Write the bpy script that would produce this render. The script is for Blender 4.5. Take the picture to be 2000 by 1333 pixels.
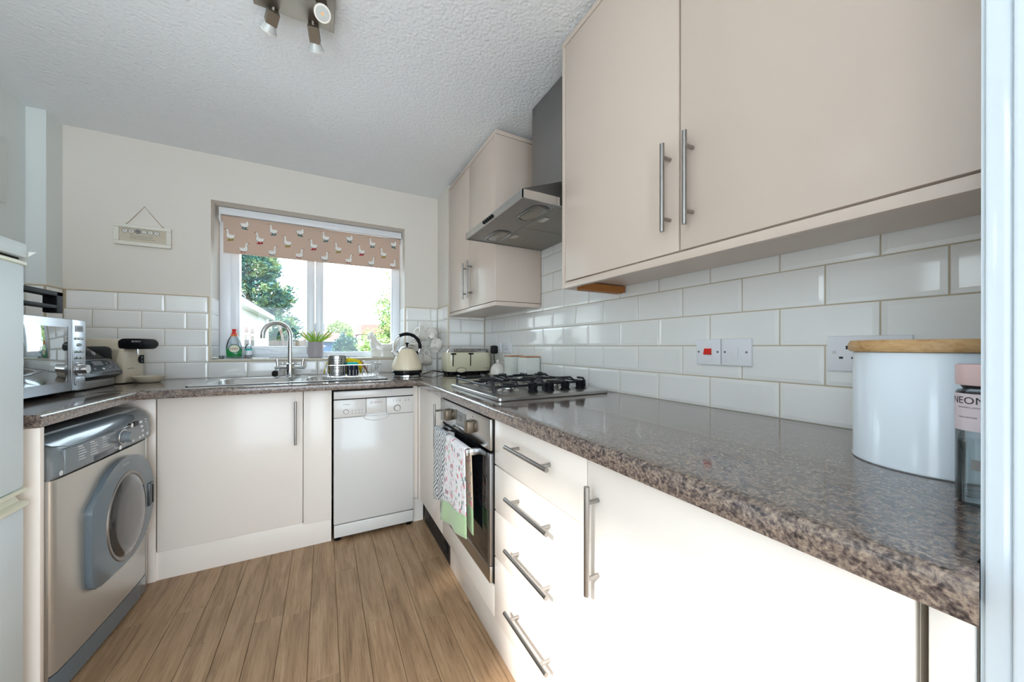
import bpy, bmesh, math, random
from mathutils import Vector, Matrix
random.seed(7)
PI = math.pi
scene = bpy.context.scene
COL = scene.collection
for o in list(bpy.data.objects): bpy.data.objects.remove(o)

# ------------------------------------------------------------------ camera
cd = bpy.data.cameras.new('camera'); cam = bpy.data.objects.new('camera', cd); COL.objects.link(cam)
cd.sensor_width = 36.0; cd.lens = 689.32/2000*36; cd.shift_y = 11.29/2000; cd.clip_start = 0.02; cd.clip_end = 400
cam.matrix_world = Matrix.Translation((-1.126, -2.8724, 1.1089)) @ Matrix.Rotation(-0.4878, 4, 'Z') @ Matrix.Rotation(PI/2, 4, 'X') @ Matrix.Rotation(0.0011, 4, 'Z')
scene.camera = cam
# ------------------------------------------------------------------ sky, sun, exposure
world = bpy.data.worlds.new('sky'); scene.world = world; world.use_nodes = True
bg = world.node_tree.nodes['Background']; bg.inputs[0].default_value = (0.75, 0.885, 1.0, 1); bg.inputs[1].default_value = 5.4
sd = bpy.data.lights.new('sun', 'SUN'); sd.energy = 6.5; sd.angle = math.radians(5.0); sd.color = (1.0, 0.97, 0.93)
sun = bpy.data.objects.new('sun', sd); COL.objects.link(sun); sun.location = (-8, -8, 9)
sun.rotation_euler = Vector((0.035, 0.020, -0.029)).to_track_quat('-Z', 'Y').to_euler()
def portal(name, loc, direction, w, h):
    l = bpy.data.lights.new(name, 'AREA'); l.shape = 'RECTANGLE'; l.size = w; l.size_y = h
    l.cycles.is_portal = True
    o = bpy.data.objects.new(name, l); COL.objects.link(o); o.location = loc
    o.rotation_euler = Vector(direction).to_track_quat('-Z', 'Y').to_euler()
portal('sky_portal_back', (-1.166, 0.33, 1.53), (0, -1, 0), 1.2, 1.02)
portal('sky_portal_left', (-2.63, -3.32, 1.13), (1, 0, 0), 0.86, 2.22)
portal('sky_portal_rear', (-1.25, -5.31, 0.96), (0, 1, 0), 2.1, 1.88)
vs = scene.view_settings; vs.view_transform = 'Standard'; vs.look = 'None'; vs.exposure = 0.5; vs.gamma = 1.0; vs.use_curve_mapping = False
scene.cycles.use_denoising = True
scene.cycles.max_bounces = 10; scene.cycles.diffuse_bounces = 6; scene.cycles.glossy_bounces = 5
scene.cycles.transparent_max_bounces = 12; scene.cycles.caustics_reflective = False; scene.cycles.caustics_refractive = False
scene.cycles.sample_clamp_indirect = 8.0

# ------------------------------------------------------------------ materials
def S(r, g, b):
    f = lambda c: (c/255/12.92) if c/255 <= 0.04045 else ((c/255+0.055)/1.055)**2.4
    return (f(r), f(g), f(b), 1)
MATS = {}
def nn(nt, t, **kw):
    n = nt.nodes.new(t)
    for k, v in kw.items(): setattr(n, k, v)
    return n
def mat(name, col, rough=0.5, metal=0.0, spec=0.5, coat=0.0, var=0.03, vscale=6.0, bump=0.0, bscale=80.0, trans=0.0, ior=1.45, emit=0.0, stretch=None, sheen=0.0):
    m = bpy.data.materials.new(name); m.use_nodes = True; nt = m.node_tree; p = nt.nodes['Principled BSDF']
    p.inputs['Base Color'].default_value = col; p.inputs['Roughness'].default_value = rough
    p.inputs['Metallic'].default_value = metal; p.inputs['Specular IOR Level'].default_value = spec
    p.inputs['Coat Weight'].default_value = coat; p.inputs['Coat Roughness'].default_value = 0.06
    p.inputs['Transmission Weight'].default_value = trans; p.inputs['IOR'].default_value = ior
    p.inputs['Sheen Weight'].default_value = sheen
    if emit: p.inputs['Emission Color'].default_value = col; p.inputs['Emission Strength'].default_value = emit
    tc = nn(nt, 'ShaderNodeTexCoord')
    src = tc.outputs['Object']
    if stretch:
        mp = nn(nt, 'ShaderNodeMapping'); mp.inputs['Scale'].default_value = stretch
        nt.links.new(src, mp.inputs['Vector']); src = mp.outputs['Vector']
    if var > 0:
        no = nn(nt, 'ShaderNodeTexNoise'); no.inputs['Scale'].default_value = vscale; no.inputs['Detail'].default_value = 3
        nt.links.new(src, no.inputs['Vector'])
        mr = nn(nt, 'ShaderNodeMapRange'); mr.inputs['To Min'].default_value = 1-var; mr.inputs['To Max'].default_value = 1+var
        nt.links.new(no.outputs['Fac'], mr.inputs['Value'])
        mx = nn(nt, 'ShaderNodeVectorMath', operation='SCALE'); mx.inputs[0].default_value = col[:3]
        nt.links.new(mr.outputs['Result'], mx.inputs['Scale']); nt.links.new(mx.outputs['Vector'], p.inputs['Base Color'])
    if bump > 0:
        nb = nn(nt, 'ShaderNodeTexNoise'); nb.inputs['Scale'].default_value = bscale; nb.inputs['Detail'].default_value = 2
        nt.links.new(src, nb.inputs['Vector'])
        bp = nn(nt, 'ShaderNodeBump'); bp.inputs['Strength'].default_value = bump; bp.inputs['Distance'].default_value = 0.002
        nt.links.new(nb.outputs['Fac'], bp.inputs['Height']); nt.links.new(bp.outputs['Normal'], p.inputs['Normal'])
    MATS[name] = m
    return m
def ramp(nt, stops, interp='LINEAR'):
    r = nn(nt, 'ShaderNodeValToRGB'); cr = r.color_ramp; cr.interpolation = interp
    while len(cr.elements) < len(stops): cr.elements.new(0.5)
    for e, (pos, c) in zip(cr.elements, stops): e.position = pos; e.color = c
    return r

mat('wall_paint', S(228, 221, 212), 0.75, var=0.015, vscale=3, bump=0.12, bscale=220)
mat('wall_paint_cool', S(226, 231, 229), 0.6, var=0.015, vscale=3, bump=0.1, bscale=220)
mat('gloss_white', S(212, 222, 230), 0.12, var=0.01, coat=0.5, bump=0.05, bscale=30)
mat('grout', S(196, 182, 158), 0.85, var=0.05, vscale=30)
mat('tile', S(244, 243, 240), 0.09, var=0.015, vscale=3, coat=0.6)
mat('trim_beige', S(222, 210, 190), 0.3, var=0.02)
mat('cream', S(211, 194, 180), 0.32, var=0.012, vscale=2, coat=0.15)  # door cream for wall units, darkened to put their dimmer light into the colour
mat('cream_base', S(242, 233, 224), 0.28, var=0.012, vscale=2, coat=0.2)  # same door cream for base units, kept lighter for their stronger light
mat('carcass', S(225, 215, 200), 0.5, var=0.02)
mat('steel', (0.50, 0.49, 0.475, 1), 0.30, 1.0, var=0.06, vscale=10, stretch=(4, 4, 60))
mat('steel_y', (0.55, 0.545, 0.53, 1), 0.24, 1.0, var=0.05, vscale=10, stretch=(60, 4, 60))
mat('steel_dark', (0.30, 0.29, 0.285, 1), 0.38, 1.0, var=0.08, vscale=10, stretch=(4, 4, 40))
mat('knob_bronze', S(116, 102, 86), 0.4, 0.5, var=0.05)
mat('handle_steel', (0.36, 0.345, 0.33, 1), 0.3, 1.0, var=0.04, vscale=20)
mat('chrome', (0.72, 0.73, 0.74, 1), 0.07, 1.0, var=0.0)
mat('spot_nickel', (0.27, 0.235, 0.195, 1), 0.5, 0.9, var=0.06, vscale=20)
mat('black_plastic', S(15, 16, 19), 0.55, spec=0.2, var=0.05)
mat('black_gloss', S(14, 15, 18), 0.1, var=0.03, coat=0.5)
mat('black_iron', S(26, 28, 32), 0.42, var=0.08, vscale=40)
mat('dark_gap', S(12, 10, 9), 0.9, var=0.0)
mat('white_enamel', S(220, 217, 213), 0.22, var=0.01, coat=0.3)
mat('white_plastic', S(236, 238, 242), 0.25, var=0.01)
mat('upvc', S(238, 241, 246), 0.22, var=0.01)
mat('fridge_white', S(222, 234, 240), 0.5, var=0.012)
mat('fridge_cream', S(226, 226, 208), 0.3, var=0.02)
mat('wm_silver', (0.60, 0.585, 0.55, 1), 0.36, 0.75, var=0.03, vscale=8, stretch=(40, 40, 3))
mat('wm_blue', S(104, 117, 126), 0.2, var=0.02, coat=0.5)
mat('wm_blue_dark', S(62, 72, 80), 0.25, var=0.02, coat=0.3)
mat('wm_panel', S(122, 131, 137), 0.28, var=0.02, coat=0.3)
mat('print_white', S(226, 230, 232), 0.5, var=0.0)
mat('print_dark', S(52, 50, 52), 0.5, var=0.0)
mat('print_grey', S(120, 120, 122), 0.5, var=0.0)
mat('print_red', S(150, 30, 45), 0.5, var=0.0)
mat('mirror_glass', (0.42, 0.44, 0.44, 1), 0.03, 0.9, var=0.0)
mat('oven_glass', S(16, 18, 22), 0.05, 0.0, spec=0.8, var=0.02, coat=0.8)
mat('drum_glass', S(66, 66, 66), 0.05, 0.3, var=0.15, vscale=7, coat=1.0)
mat('mw_silver', (0.44, 0.455, 0.48, 1), 0.36, 0.85, var=0.03, vscale=8, stretch=(3, 3, 40))
mat('display', S(88, 88, 84), 0.2, var=0.05, coat=0.6)
mat('appliance_cream', S(214, 202, 180), 0.3, var=0.02, coat=0.3)
mat('kettle_cream', S(228, 214, 186), 0.16, var=0.01, coat=0.7)
mat('toaster_cream', S(226, 220, 190), 0.16, var=0.01, coat=0.7)
mat('ceramic', S(238, 234, 226), 0.15, var=0.015, coat=0.5)
mat('pot_grey', S(168, 160, 164), 0.5, var=0.03, vscale=30)
mat('soil', S(60, 45, 35), 0.9, var=0.2, vscale=60)
mat('canister_white', S(232, 234, 228), 0.5, var=0.02)
mat('copper', S(184, 128, 92), 0.35, 0.5, var=0.05)
mat('tin_white', S(236, 246, 255), 0.2, var=0.01, coat=0.4)
mat('red_plastic', S(222, 40, 28), 0.3, var=0.02)
mat('orange_label', S(224, 128, 70), 0.45, var=0.02)
mat('green_liquid', S(18, 140, 66), 0.12, var=0.05, vscale=20, coat=0.6)
mat('green_dark', S(16, 96, 58), 0.4, var=0.02)
mat('label_cream', S(232, 232, 208), 0.5, var=0.01)
mat('teal_sponge', S(40, 190, 180), 0.8, var=0.06, vscale=60, bump=0.4, bscale=200)
mat('navy_sponge', S(24, 30, 52), 0.85, var=0.1, vscale=60, bump=0.4, bscale=200)
mat('yellow_cloth', S(242, 214, 30), 0.8, var=0.05, vscale=30)
mat('brush_wood', S(140, 78, 52), 0.5, var=0.1, vscale=20)
mat('pink_cap', S(238, 206, 204), 0.35, var=0.01)
mat('pink_label', S(232, 216, 222), 0.45, var=0.01)
mat('string', S(140, 112, 76), 0.8, var=0.1)
mat('sign_white', S(228, 224, 212), 0.55, var=0.03, vscale=20)
mat('sign_paper', S(204, 194, 174), 0.7, var=0.03, vscale=20)
mat('sign_dot', S(226, 222, 214), 0.6, var=0.02)
mat('sign_dot_dark', S(150, 146, 148), 0.6, var=0.04, vscale=60)
mat('duck_white', S(240, 238, 232), 0.8, var=0.02)
mat('duck_line', S(92, 80, 70), 0.8, var=0.0)
mat('duck_beak', S(176, 104, 80), 0.8, var=0.0)
mat('boot_red', S(170, 44, 56), 0.8, var=0.0)
mat('boot_olive', S(158, 138, 66), 0.8, var=0.0)
mat('boot_teal', S(92, 118, 118), 0.8, var=0.0)
mat('aloe', S(150, 190, 70), 0.45, var=0.25, vscale=20)
mat('lens_glass', S(196, 200, 198), 0.12, var=0.1, vscale=90, coat=1.0)
mat('hood_lens', S(112, 108, 100), 0.25, var=0.06, vscale=60, coat=0.4)
mat('lamp_core', S(240, 190, 140), 0.4, var=0.0)
mat('mid_grey', S(150, 148, 146), 0.5, var=0.02)  # flat grey for the drip slot and the printed patch
mat('filter_mesh', S(150, 147, 140), 0.5, 0.6, var=0.05, vscale=40, bump=0.3, bscale=400)
mat('printer_black', S(20, 22, 28), 0.32, var=0.04, spec=0.4)
mat('printer_silver', S(150, 148, 142), 0.4, 0.3, var=0.03)
mat('under_wood', S(166, 106, 50), 0.5, var=0.15, vscale=8, stretch=(2, 40, 40))
mat('vent_metal', S(70, 62, 58), 0.5, 0.6, var=0.3, vscale=60)
mat('rubber', S(18, 18, 18), 0.6, var=0.02)
mat('garage_white', S(176, 174, 168), 0.8, var=0.02, vscale=2)
mat('roof_slate', S(66, 70, 80), 0.8, var=0.12, vscale=3)
mat('roof_tile', S(122, 88, 78), 0.85, var=0.15, vscale=4)
mat('house_pale', S(168, 150, 146), 0.85, var=0.04)
mat('sky_blocker_pale', S(226, 222, 218), 0.85, var=0.04)  # pale face of the added sky blocker
mat('shed_blue', S(36, 66, 98), 0.6, var=0.1)
mat('fence_wood', S(92, 78, 68), 0.85, var=0.2, vscale=5)
mat('bark', S(92, 74, 60), 0.9, var=0.2, vscale=8)
mat('bounce_slab', S(232, 230, 228), 0.9, var=0.06, vscale=3)  # kept bright to bounce light indoors
mat('lawn', S(86, 100, 62), 0.95, var=0.25, vscale=2)
mat('paper', S(226, 228, 224), 0.7, var=0.01)
mat('yellow_sign', S(240, 220, 90), 0.6)

def m_ceiling():
    m = mat('ceiling_stipple', S(240, 242, 244), 0.85, var=0.01, vscale=2); nt = m.node_tree; p = nt.nodes['Principled BSDF']
    tc = nn(nt, 'ShaderNodeTexCoord')
    v = nn(nt, 'ShaderNodeTexVoronoi'); v.inputs['Scale'].default_value = 75; v.feature = 'SMOOTH_F1'
    no = nn(nt, 'ShaderNodeTexNoise'); no.inputs['Scale'].default_value = 95; no.inputs['Detail'].default_value = 3
    mx = nn(nt, 'ShaderNodeMath', operation='SUBTRACT')
    b = nn(nt, 'ShaderNodeBump'); b.inputs['Strength'].default_value = 0.55; b.inputs['Distance'].default_value = 0.005
    L = nt.links.new
    L(tc.outputs['Object'], v.inputs['Vector']); L(tc.outputs['Object'], no.inputs['Vector'])
    L(no.outputs['Fac'], mx.inputs[0]); L(v.outputs['Distance'], mx.inputs[1]); L(mx.outputs[0], b.inputs['Height']); L(b.outputs['Normal'], p.inputs['Normal'])
m_ceiling()
def m_worktop():
    m = mat('worktop', S(110, 90, 75), 0.15, var=0.0, coat=0.6); nt = m.node_tree; p = nt.nodes['Principled BSDF']; L = nt.links.new
    g = nn(nt, 'ShaderNodeNewGeometry')
    n1 = nn(nt, 'ShaderNodeTexNoise'); n1.inputs['Scale'].default_value = 78; n1.inputs['Detail'].default_value = 5; n1.inputs['Roughness'].default_value = 0.65; n1.inputs['Distortion'].default_value = 0.6
    n2 = nn(nt, 'ShaderNodeTexNoise'); n2.inputs['Scale'].default_value = 210; n2.inputs['Detail'].default_value = 3
    L(g.outputs['Position'], n1.inputs['Vector']); L(g.outputs['Position'], n2.inputs['Vector'])
    r1 = ramp(nt, [(0.36, S(34, 28, 32)), (0.44, S(70, 58, 56)), (0.50, S(106, 92, 86)), (0.56, S(158, 138, 120)), (0.63, S(96, 84, 82))])
    r2 = ramp(nt, [(0.36, S(48, 42, 46)), (0.52, S(122, 108, 102)), (0.66, S(178, 160, 142))])
    mx = nn(nt, 'ShaderNodeMixRGB'); mx.inputs['Fac'].default_value = 0.42
    L(n1.outputs['Fac'], r1.inputs['Fac']); L(n2.outputs['Fac'], r2.inputs['Fac']); L(r1.outputs['Color'], mx.inputs['Color1']); L(r2.outputs['Color'], mx.inputs['Color2'])
    L(mx.outputs['Color'], p.inputs['Base Color'])
    b = nn(nt, 'ShaderNodeBump'); b.inputs['Strength'].default_value = 0.04; b.inputs['Distance'].default_value = 0.001
    L(n2.outputs['Fac'], b.inputs['Height']); L(b.outputs['Normal'], p.inputs['Normal'])
m_worktop()
def m_wood(name, base, dark, light, scale=(10, 1.2, 10), rnd=True, rough=0.42):
    m = mat(name, base, rough, var=0.0); nt = m.node_tree; p = nt.nodes['Principled BSDF']; L = nt.links.new
    tc = nn(nt, 'ShaderNodeTexCoord'); oi = nn(nt, 'ShaderNodeObjectInfo')
    add = nn(nt, 'ShaderNodeVectorMath', operation='ADD'); sc = nn(nt, 'ShaderNodeVectorMath', operation='SCALE'); sc.inputs[0].default_value = (31, 57, 13)
    L(oi.outputs['Random'], sc.inputs['Scale']); L(tc.outputs['Object'], add.inputs[0]); L(sc.outputs['Vector'], add.inputs[1])
    mp = nn(nt, 'ShaderNodeMapping'); mp.inputs['Scale'].default_value = scale; L(add.outputs['Vector'], mp.inputs['Vector'])
    n1 = nn(nt, 'ShaderNodeTexNoise'); n1.inputs['Scale'].default_value = 1.6; n1.inputs['Detail'].default_value = 6; n1.inputs['Distortion'].default_value = 1.6; n1.inputs['Roughness'].default_value = 0.6
    n2 = nn(nt, 'ShaderNodeTexNoise'); n2.inputs['Scale'].default_value = 7; n2.inputs['Detail'].default_value = 8; n2.inputs['Roughness'].default_value = 0.75
    L(mp.outputs['Vector'], n1.inputs['Vector'])
    mp2 = nn(nt, 'ShaderNodeMapping'); mp2.inputs['Scale'].default_value = (2.6, 0.7, 2.6); L(mp.outputs['Vector'], mp2.inputs['Vector']); L(mp2.outputs['Vector'], n2.inputs['Vector'])
    r1 = ramp(nt, [(0.30, dark), (0.5, base), (0.68, light)]); r2 = ramp(nt, [(0.36, dark), (0.48, base), (0.7, light)])
    mx = nn(nt, 'ShaderNodeMixRGB'); mx.inputs['Fac'].default_value = 0.5
    L(n1.outputs['Fac'], r1.inputs['Fac']); L(n2.outputs['Fac'], r2.inputs['Fac']); L(r1.outputs['Color'], mx.inputs['Color1']); L(r2.outputs['Color'], mx.inputs['Color2'])
    mr = nn(nt, 'ShaderNodeMapRange'); mr.inputs['To Min'].default_value = 0.93; mr.inputs['To Max'].default_value = 1.06; L(oi.outputs['Random'], mr.inputs['Value'])
    s2 = nn(nt, 'ShaderNodeVectorMath', operation='SCALE'); L(mx.outputs['Color'], s2.inputs[0]); L(mr.outputs['Result'], s2.inputs['Scale']); L(s2.outputs['Vector'], p.inputs['Base Color'])
    b = nn(nt, 'ShaderNodeBump'); b.inputs['Strength'].default_value = 0.12; b.inputs['Distance'].default_value = 0.001
    L(n2.outputs['Fac'], b.inputs['Height']); L(b.outputs['Normal'], p.inputs['Normal'])
m_wood('plank', S(166, 134, 102), S(110, 82, 58), S(192, 162, 130))
m_wood('lid_wood', S(206, 164, 112), S(168, 120, 72), S(226, 190, 142), scale=(3, 14, 14))
def m_glass(name, tint=(1, 1, 1, 1), refl=1.0, tr=0.0):
    m = bpy.data.materials.new(name); m.use_nodes = True; nt = m.node_tree; nt.nodes.clear(); L = nt.links.new
    out = nn(nt, 'ShaderNodeOutputMaterial'); t = nn(nt, 'ShaderNodeBsdfTransparent'); t.inputs['Color'].default_value = tint
    g = nn(nt, 'ShaderNodeBsdfGlossy'); g.inputs['Roughness'].default_value = 0.02
    f = nn(nt, 'ShaderNodeFresnel'); f.inputs['IOR'].default_value = 1.45
    mu = nn(nt, 'ShaderNodeMath', operation='MULTIPLY_ADD'); mu.inputs[1].default_value = refl; mu.inputs[2].default_value = tr
    x = nn(nt, 'ShaderNodeMixShader'); L(f.outputs[0], mu.inputs[0]); L(mu.outputs[0], x.inputs['Fac']); L(t.outputs[0], x.inputs[1]); L(g.outputs[0], x.inputs[2]); L(x.outputs[0], out.inputs['Surface'])
    MATS[name] = m
m_glass('pane_glass', (0.97, 0.99, 0.99, 1), 0.7)
m_glass('clear_plastic', (0.86, 0.91, 0.93, 1), 1.2, 0.05)
m_glass('bottle_glass', (0.95, 0.98, 0.985, 1), 0.8, 0.03)
def m_blind():
    m = mat('blind_fabric', S(214, 190, 172), 0.85, var=0.04, vscale=40, stretch=(1, 1, 8)); nt = m.node_tree; p = nt.nodes['Principled BSDF']; L = nt.links.new
    tl = nn(nt, 'ShaderNodeBsdfTranslucent'); tl.inputs['Color'].default_value = S(222, 190, 170)
    x = nn(nt, 'ShaderNodeMixShader'); x.inputs['Fac'].default_value = 0.18
    out = nt.nodes['Material Output']; L(p.outputs[0], x.inputs[1]); L(tl.outputs[0], x.inputs[2]); L(x.outputs[0], out.inputs['Surface'])
m_blind()
def m_leaf(name, a, b, c, scale=3.0):
    m = mat(name, a, 0.6, var=0.0, spec=0.3); nt = m.node_tree; p = nt.nodes['Principled BSDF']; L = nt.links.new
    g = nn(nt, 'ShaderNodeNewGeometry'); no = nn(nt, 'ShaderNodeTexNoise'); no.inputs['Scale'].default_value = scale; no.inputs['Detail'].default_value = 4
    L(g.outputs['Position'], no.inputs['Vector']); r = ramp(nt, [(0.36, a), (0.5, b), (0.64, c)]); L(no.outputs['Fac'], r.inputs['Fac']); L(r.outputs['Color'], p.inputs['Base Color'])
m_leaf('conifer_leaf', S(40, 76, 84), S(70, 108, 92), S(132, 146, 94), 2.2)
m_leaf('ivy_leaf', S(74, 112, 66), S(126, 150, 84), S(186, 186, 134), 5.0)
m_leaf('blue_bush_leaf', S(30, 66, 74), S(50, 90, 88), S(94, 118, 88), 6.0)
m_leaf('green_bush_leaf', S(66, 104, 40), S(104, 138, 56), S(148, 160, 86), 5.0)
m_leaf('pale_leaf', S(116, 136, 86), S(142, 158, 104), S(166, 174, 128), 2.0)
def m_floral(name, ground):
    m = mat(name, ground, 0.85, var=0.0, sheen=0.3); nt = m.node_tree; p = nt.nodes['Principled BSDF']; L = nt.links.new
    tc = nn(nt, 'ShaderNodeTexCoord'); cur = None
    base = nn(nt, 'ShaderNodeRGB'); base.outputs[0].default_value = ground; cur = base.outputs[0]
    for sc, thr, cols, off in ((34, 0.30, [(0.0, S(232, 150, 160)), (0.45, S(240, 190, 196)), (0.7, S(214, 120, 136))], 0), (40, 0.27, [(0.0, S(128, 158, 146)), (0.4, S(156, 182, 146)), (0.75, S(104, 124, 134))], 7), (58, 0.20, [(0.0, S(120, 136, 146)), (0.5, S(222, 150, 160)), (0.8, S(150, 176, 140))], 3)):
        mp = nn(nt, 'ShaderNodeMapping'); mp.inputs['Location'].default_value = (off, off*1.3, off*0.7); mp.inputs['Scale'].default_value = (0.3, 1.25, 0.8)
        v = nn(nt, 'ShaderNodeTexVoronoi'); v.inputs['Scale'].default_value = sc
        L(tc.outputs['Object'], mp.inputs['Vector']); L(mp.outputs['Vector'], v.inputs['Vector'])
        ct = nn(nt, 'ShaderNodeMath', operation='LESS_THAN'); ct.inputs[1].default_value = thr; L(v.outputs['Distance'], ct.inputs[0])
        sep = nn(nt, 'ShaderNodeSeparateColor'); L(v.outputs['Color'], sep.inputs[0]); r = ramp(nt, cols, 'CONSTANT'); L(sep.outputs[0], r.inputs['Fac'])
        x = nn(nt, 'ShaderNodeMixRGB'); L(ct.outputs[0], x.inputs['Fac']); L(cur, x.inputs['Color1']); L(r.outputs['Color'], x.inputs['Color2']); cur = x.outputs['Color']
    L(cur, p.inputs['Base Color'])
m_floral('floral_white', S(240, 236, 238)); m_floral('floral_reverse_shade', S(222, 200, 172))  # second one: reverse of the same towel, shade put into its buff ground
mat('hem_green', S(178, 206, 158), 0.85, var=0.05, vscale=30, sheen=0.3)
def m_diamond():
    m = mat('diamond_weave', S(230, 230, 232), 0.85, var=0.0, sheen=0.2); nt = m.node_tree; p = nt.nodes['Principled BSDF']; L = nt.links.new
    tc = nn(nt, 'ShaderNodeTexCoord'); s = nn(nt, 'ShaderNodeSeparateXYZ'); L(tc.outputs['Object'], s.inputs[0])
    def pp(src, sc):
        a = nn(nt, 'ShaderNodeMath', operation='PINGPONG'); a.inputs[1].default_value = sc; L(src, a.inputs[0]); return a.outputs[0]
    ad = nn(nt, 'ShaderNodeMath', operation='ADD'); L(pp(s.outputs['Y'], 0.045), ad.inputs[0]); L(pp(s.outputs['Z'], 0.045), ad.inputs[1])
    md = nn(nt, 'ShaderNodeMath', operation='MODULO'); md.inputs[1].default_value = 0.021; L(ad.outputs[0], md.inputs[0])
    lt = nn(nt, 'ShaderNodeMath', operation='LESS_THAN'); lt.inputs[1].default_value = 0.0105; L(md.outputs[0], lt.inputs[0])
    x = nn(nt, 'ShaderNodeMixRGB'); x.inputs['Color1'].default_value = S(236, 236, 236); x.inputs['Color2'].default_value = S(96, 100, 106)
    L(lt.outputs[0], x.inputs['Fac']); L(x.outputs['Color'], p.inputs['Base Color'])
m_diamond()

# ------------------------------------------------------------------ mesh builder
class MB:
    def __init__(s): s.bm = bmesh.new(); s.m = 0
    def _f(s, vs):
        try:
            f = s.bm.faces.new(vs); f.material_index = s.m; return f
        except ValueError: return None
    def box(s, x0, x1, y0, y1, z0, z1, bev=0.0, seg=2):
        x0, x1 = min(x0, x1), max(x0, x1); y0, y1 = min(y0, y1), max(y0, y1); z0, z1 = min(z0, z1), max(z0, z1)
        v = [s.bm.verts.new(c) for c in ((x0,y0,z0),(x1,y0,z0),(x1,y1,z0),(x0,y1,z0),(x0,y0,z1),(x1,y0,z1),(x1,y1,z1),(x0,y1,z1))]
        fs = [s._f([v[i] for i in q]) for q in ((3,2,1,0),(4,5,6,7),(0,1,5,4),(1,2,6,5),(2,3,7,6),(3,0,4,7))]
        if bev > 0:
            es = list({e for f in fs for e in f.edges}); b = min(bev, 0.49*min(x1-x0, y1-y0, z1-z0))
            r = bmesh.ops.bevel(s.bm, geom=es, offset=b, segments=seg, affect='EDGES', profile=0.5)
            for f in r['faces']: f.material_index = s.m
        return s
    def loft(s, rings, cap0=True, cap1=True, closed=True):
        R = [[s.bm.verts.new(p) for p in r] for r in rings]; n = len(R[0])
        for a, b in zip(R, R[1:]):
            for i in range(n if closed else n-1):
                j = (i+1) % n; s._f([a[i], a[j], b[j], b[i]])
        if cap0 and closed: s._f(list(reversed(R[0])))
        if cap1 and closed: s._f(R[-1])
        return s
    def lathe(s, prof, cx=0, cy=0, n=28, sx=1, sy=1, cap0=True, cap1=True):
        return s.loft([[(cx+r*sx*math.cos(2*PI*i/n), cy+r*sy*math.sin(2*PI*i/n), z) for i in range(n)] for r, z in prof], cap0, cap1)
    def cyl(s, p0, p1, r, r2=None, n=14, caps=True):
        p0, p1 = Vector(p0), Vector(p1); r2 = r if r2 is None else r2; d = (p1-p0).normalized(); u = d.orthogonal().normalized(); w = d.cross(u)
        rg = lambda c, q: [c+(u*math.cos(2*PI*i/n)+w*math.sin(2*PI*i/n))*q for i in range(n)]
        return s.loft([rg(p0, r), rg(p1, r2)], caps, caps)
    def tube(s, pts, r, n=8, closed=False, caps=True, flat=1.0):
        P = [Vector(p) for p in pts]; N = len(P); rings = []; u = None
        for i, p in enumerate(P):
            if closed: t = P[(i+1) % N]-P[i-1]
            else: t = P[min(i+1, N-1)]-P[max(i-1, 0)]
            t.normalize()
            u = t.orthogonal().normalized() if u is None else (u-t*u.dot(t)).normalized()
            w = t.cross(u); q = r[i] if isinstance(r, (list, tuple)) else r
            rings.append([p+(u*math.cos(2*PI*k/n)+w*flat*math.sin(2*PI*k/n))*q for k in range(n)])
        if closed: rings.append(rings[0])
        return s.loft(rings, caps and not closed, caps and not closed)
    def prism(s, poly, axis, a0, a1, bev=0.0):
        def P(p, a):
            return {'x': (a, p[0], p[1]), 'y': (p[0], a, p[1]), 'z': (p[0], p[1], a)}[axis]
        A = [s.bm.verts.new(P(p, a0)) for p in poly]; B_ = [s.bm.verts.new(P(p, a1)) for p in poly]; n = len(poly); fs = []
        for i in range(n): fs.append(s._f([A[i], A[(i+1) % n], B_[(i+1) % n], B_[i]]))
        c0 = s._f(list(reversed(A))); c1 = s._f(B_)
        if bev > 0:
            es = list({e for f in (c0, c1) for e in f.edges}); r = bmesh.ops.bevel(s.bm, geom=es, offset=bev, segments=2, affect='EDGES', profile=0.5)
            for f in r['faces']: f.material_index = s.m
        return s
    def ball(s, c, rx, ry=None, rz=None, n=14, k=9):
        ry = rx if ry is None else ry; rz = rx if rz is None else rz
        return s.loft([[(c[0]+rx*math.sin(PI*j/k)*math.cos(2*PI*i/n), c[1]+ry*math.sin(PI*j/k)*math.sin(2*PI*i/n), c[2]-rz*math.cos(PI*j/k)) for i in range(n)] for j in [0.12]+list(range(1, k))+[k-0.12]])
    def poly(s, pts): s._f([s.bm.verts.new(p) for p in pts]); return s
    def grid(s, rows):
        R = [[s.bm.verts.new(p) for p in r] for r in rows]
        for a, b in zip(R, R[1:]):
            for i in range(len(a)-1): s._f([a[i], a[i+1], b[i+1], b[i]])
        return s
    def text(s, txt, size, fn, align='CENTER'):
        cu = bpy.data.curves.new('t', 'FONT'); cu.body = txt; cu.size = size; cu.align_x = align; cu.align_y = 'CENTER'; cu.resolution_u = 3
        ob = bpy.data.objects.new('t', cu); me = ob.to_mesh()
        V = [s.bm.verts.new(fn(v.co.x, v.co.y)) for v in me.vertices]
        for p in me.polygons: s._f([V[i] for i in p.vertices])
        ob.to_mesh_clear(); bpy.data.objects.remove(ob); bpy.data.curves.remove(cu)
        return s
    def mesh(s, name, mats, smooth=True, ang=38):
        bm = s.bm
        bmesh.ops.recalc_face_normals(bm, faces=bm.faces[:])
        for f in bm.faces: f.smooth = smooth
        if smooth:
            for e in bm.edges:
                if len(e.link_faces) == 2 and e.calc_face_angle(0) > math.radians(ang): e.smooth = False
        me = bpy.data.meshes.new(name); bm.to_mesh(me); bm.free()
        for k in (mats if isinstance(mats, (list, tuple)) else [mats]): me.materials.append(MATS[k])
        return me
INV = {}
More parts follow.
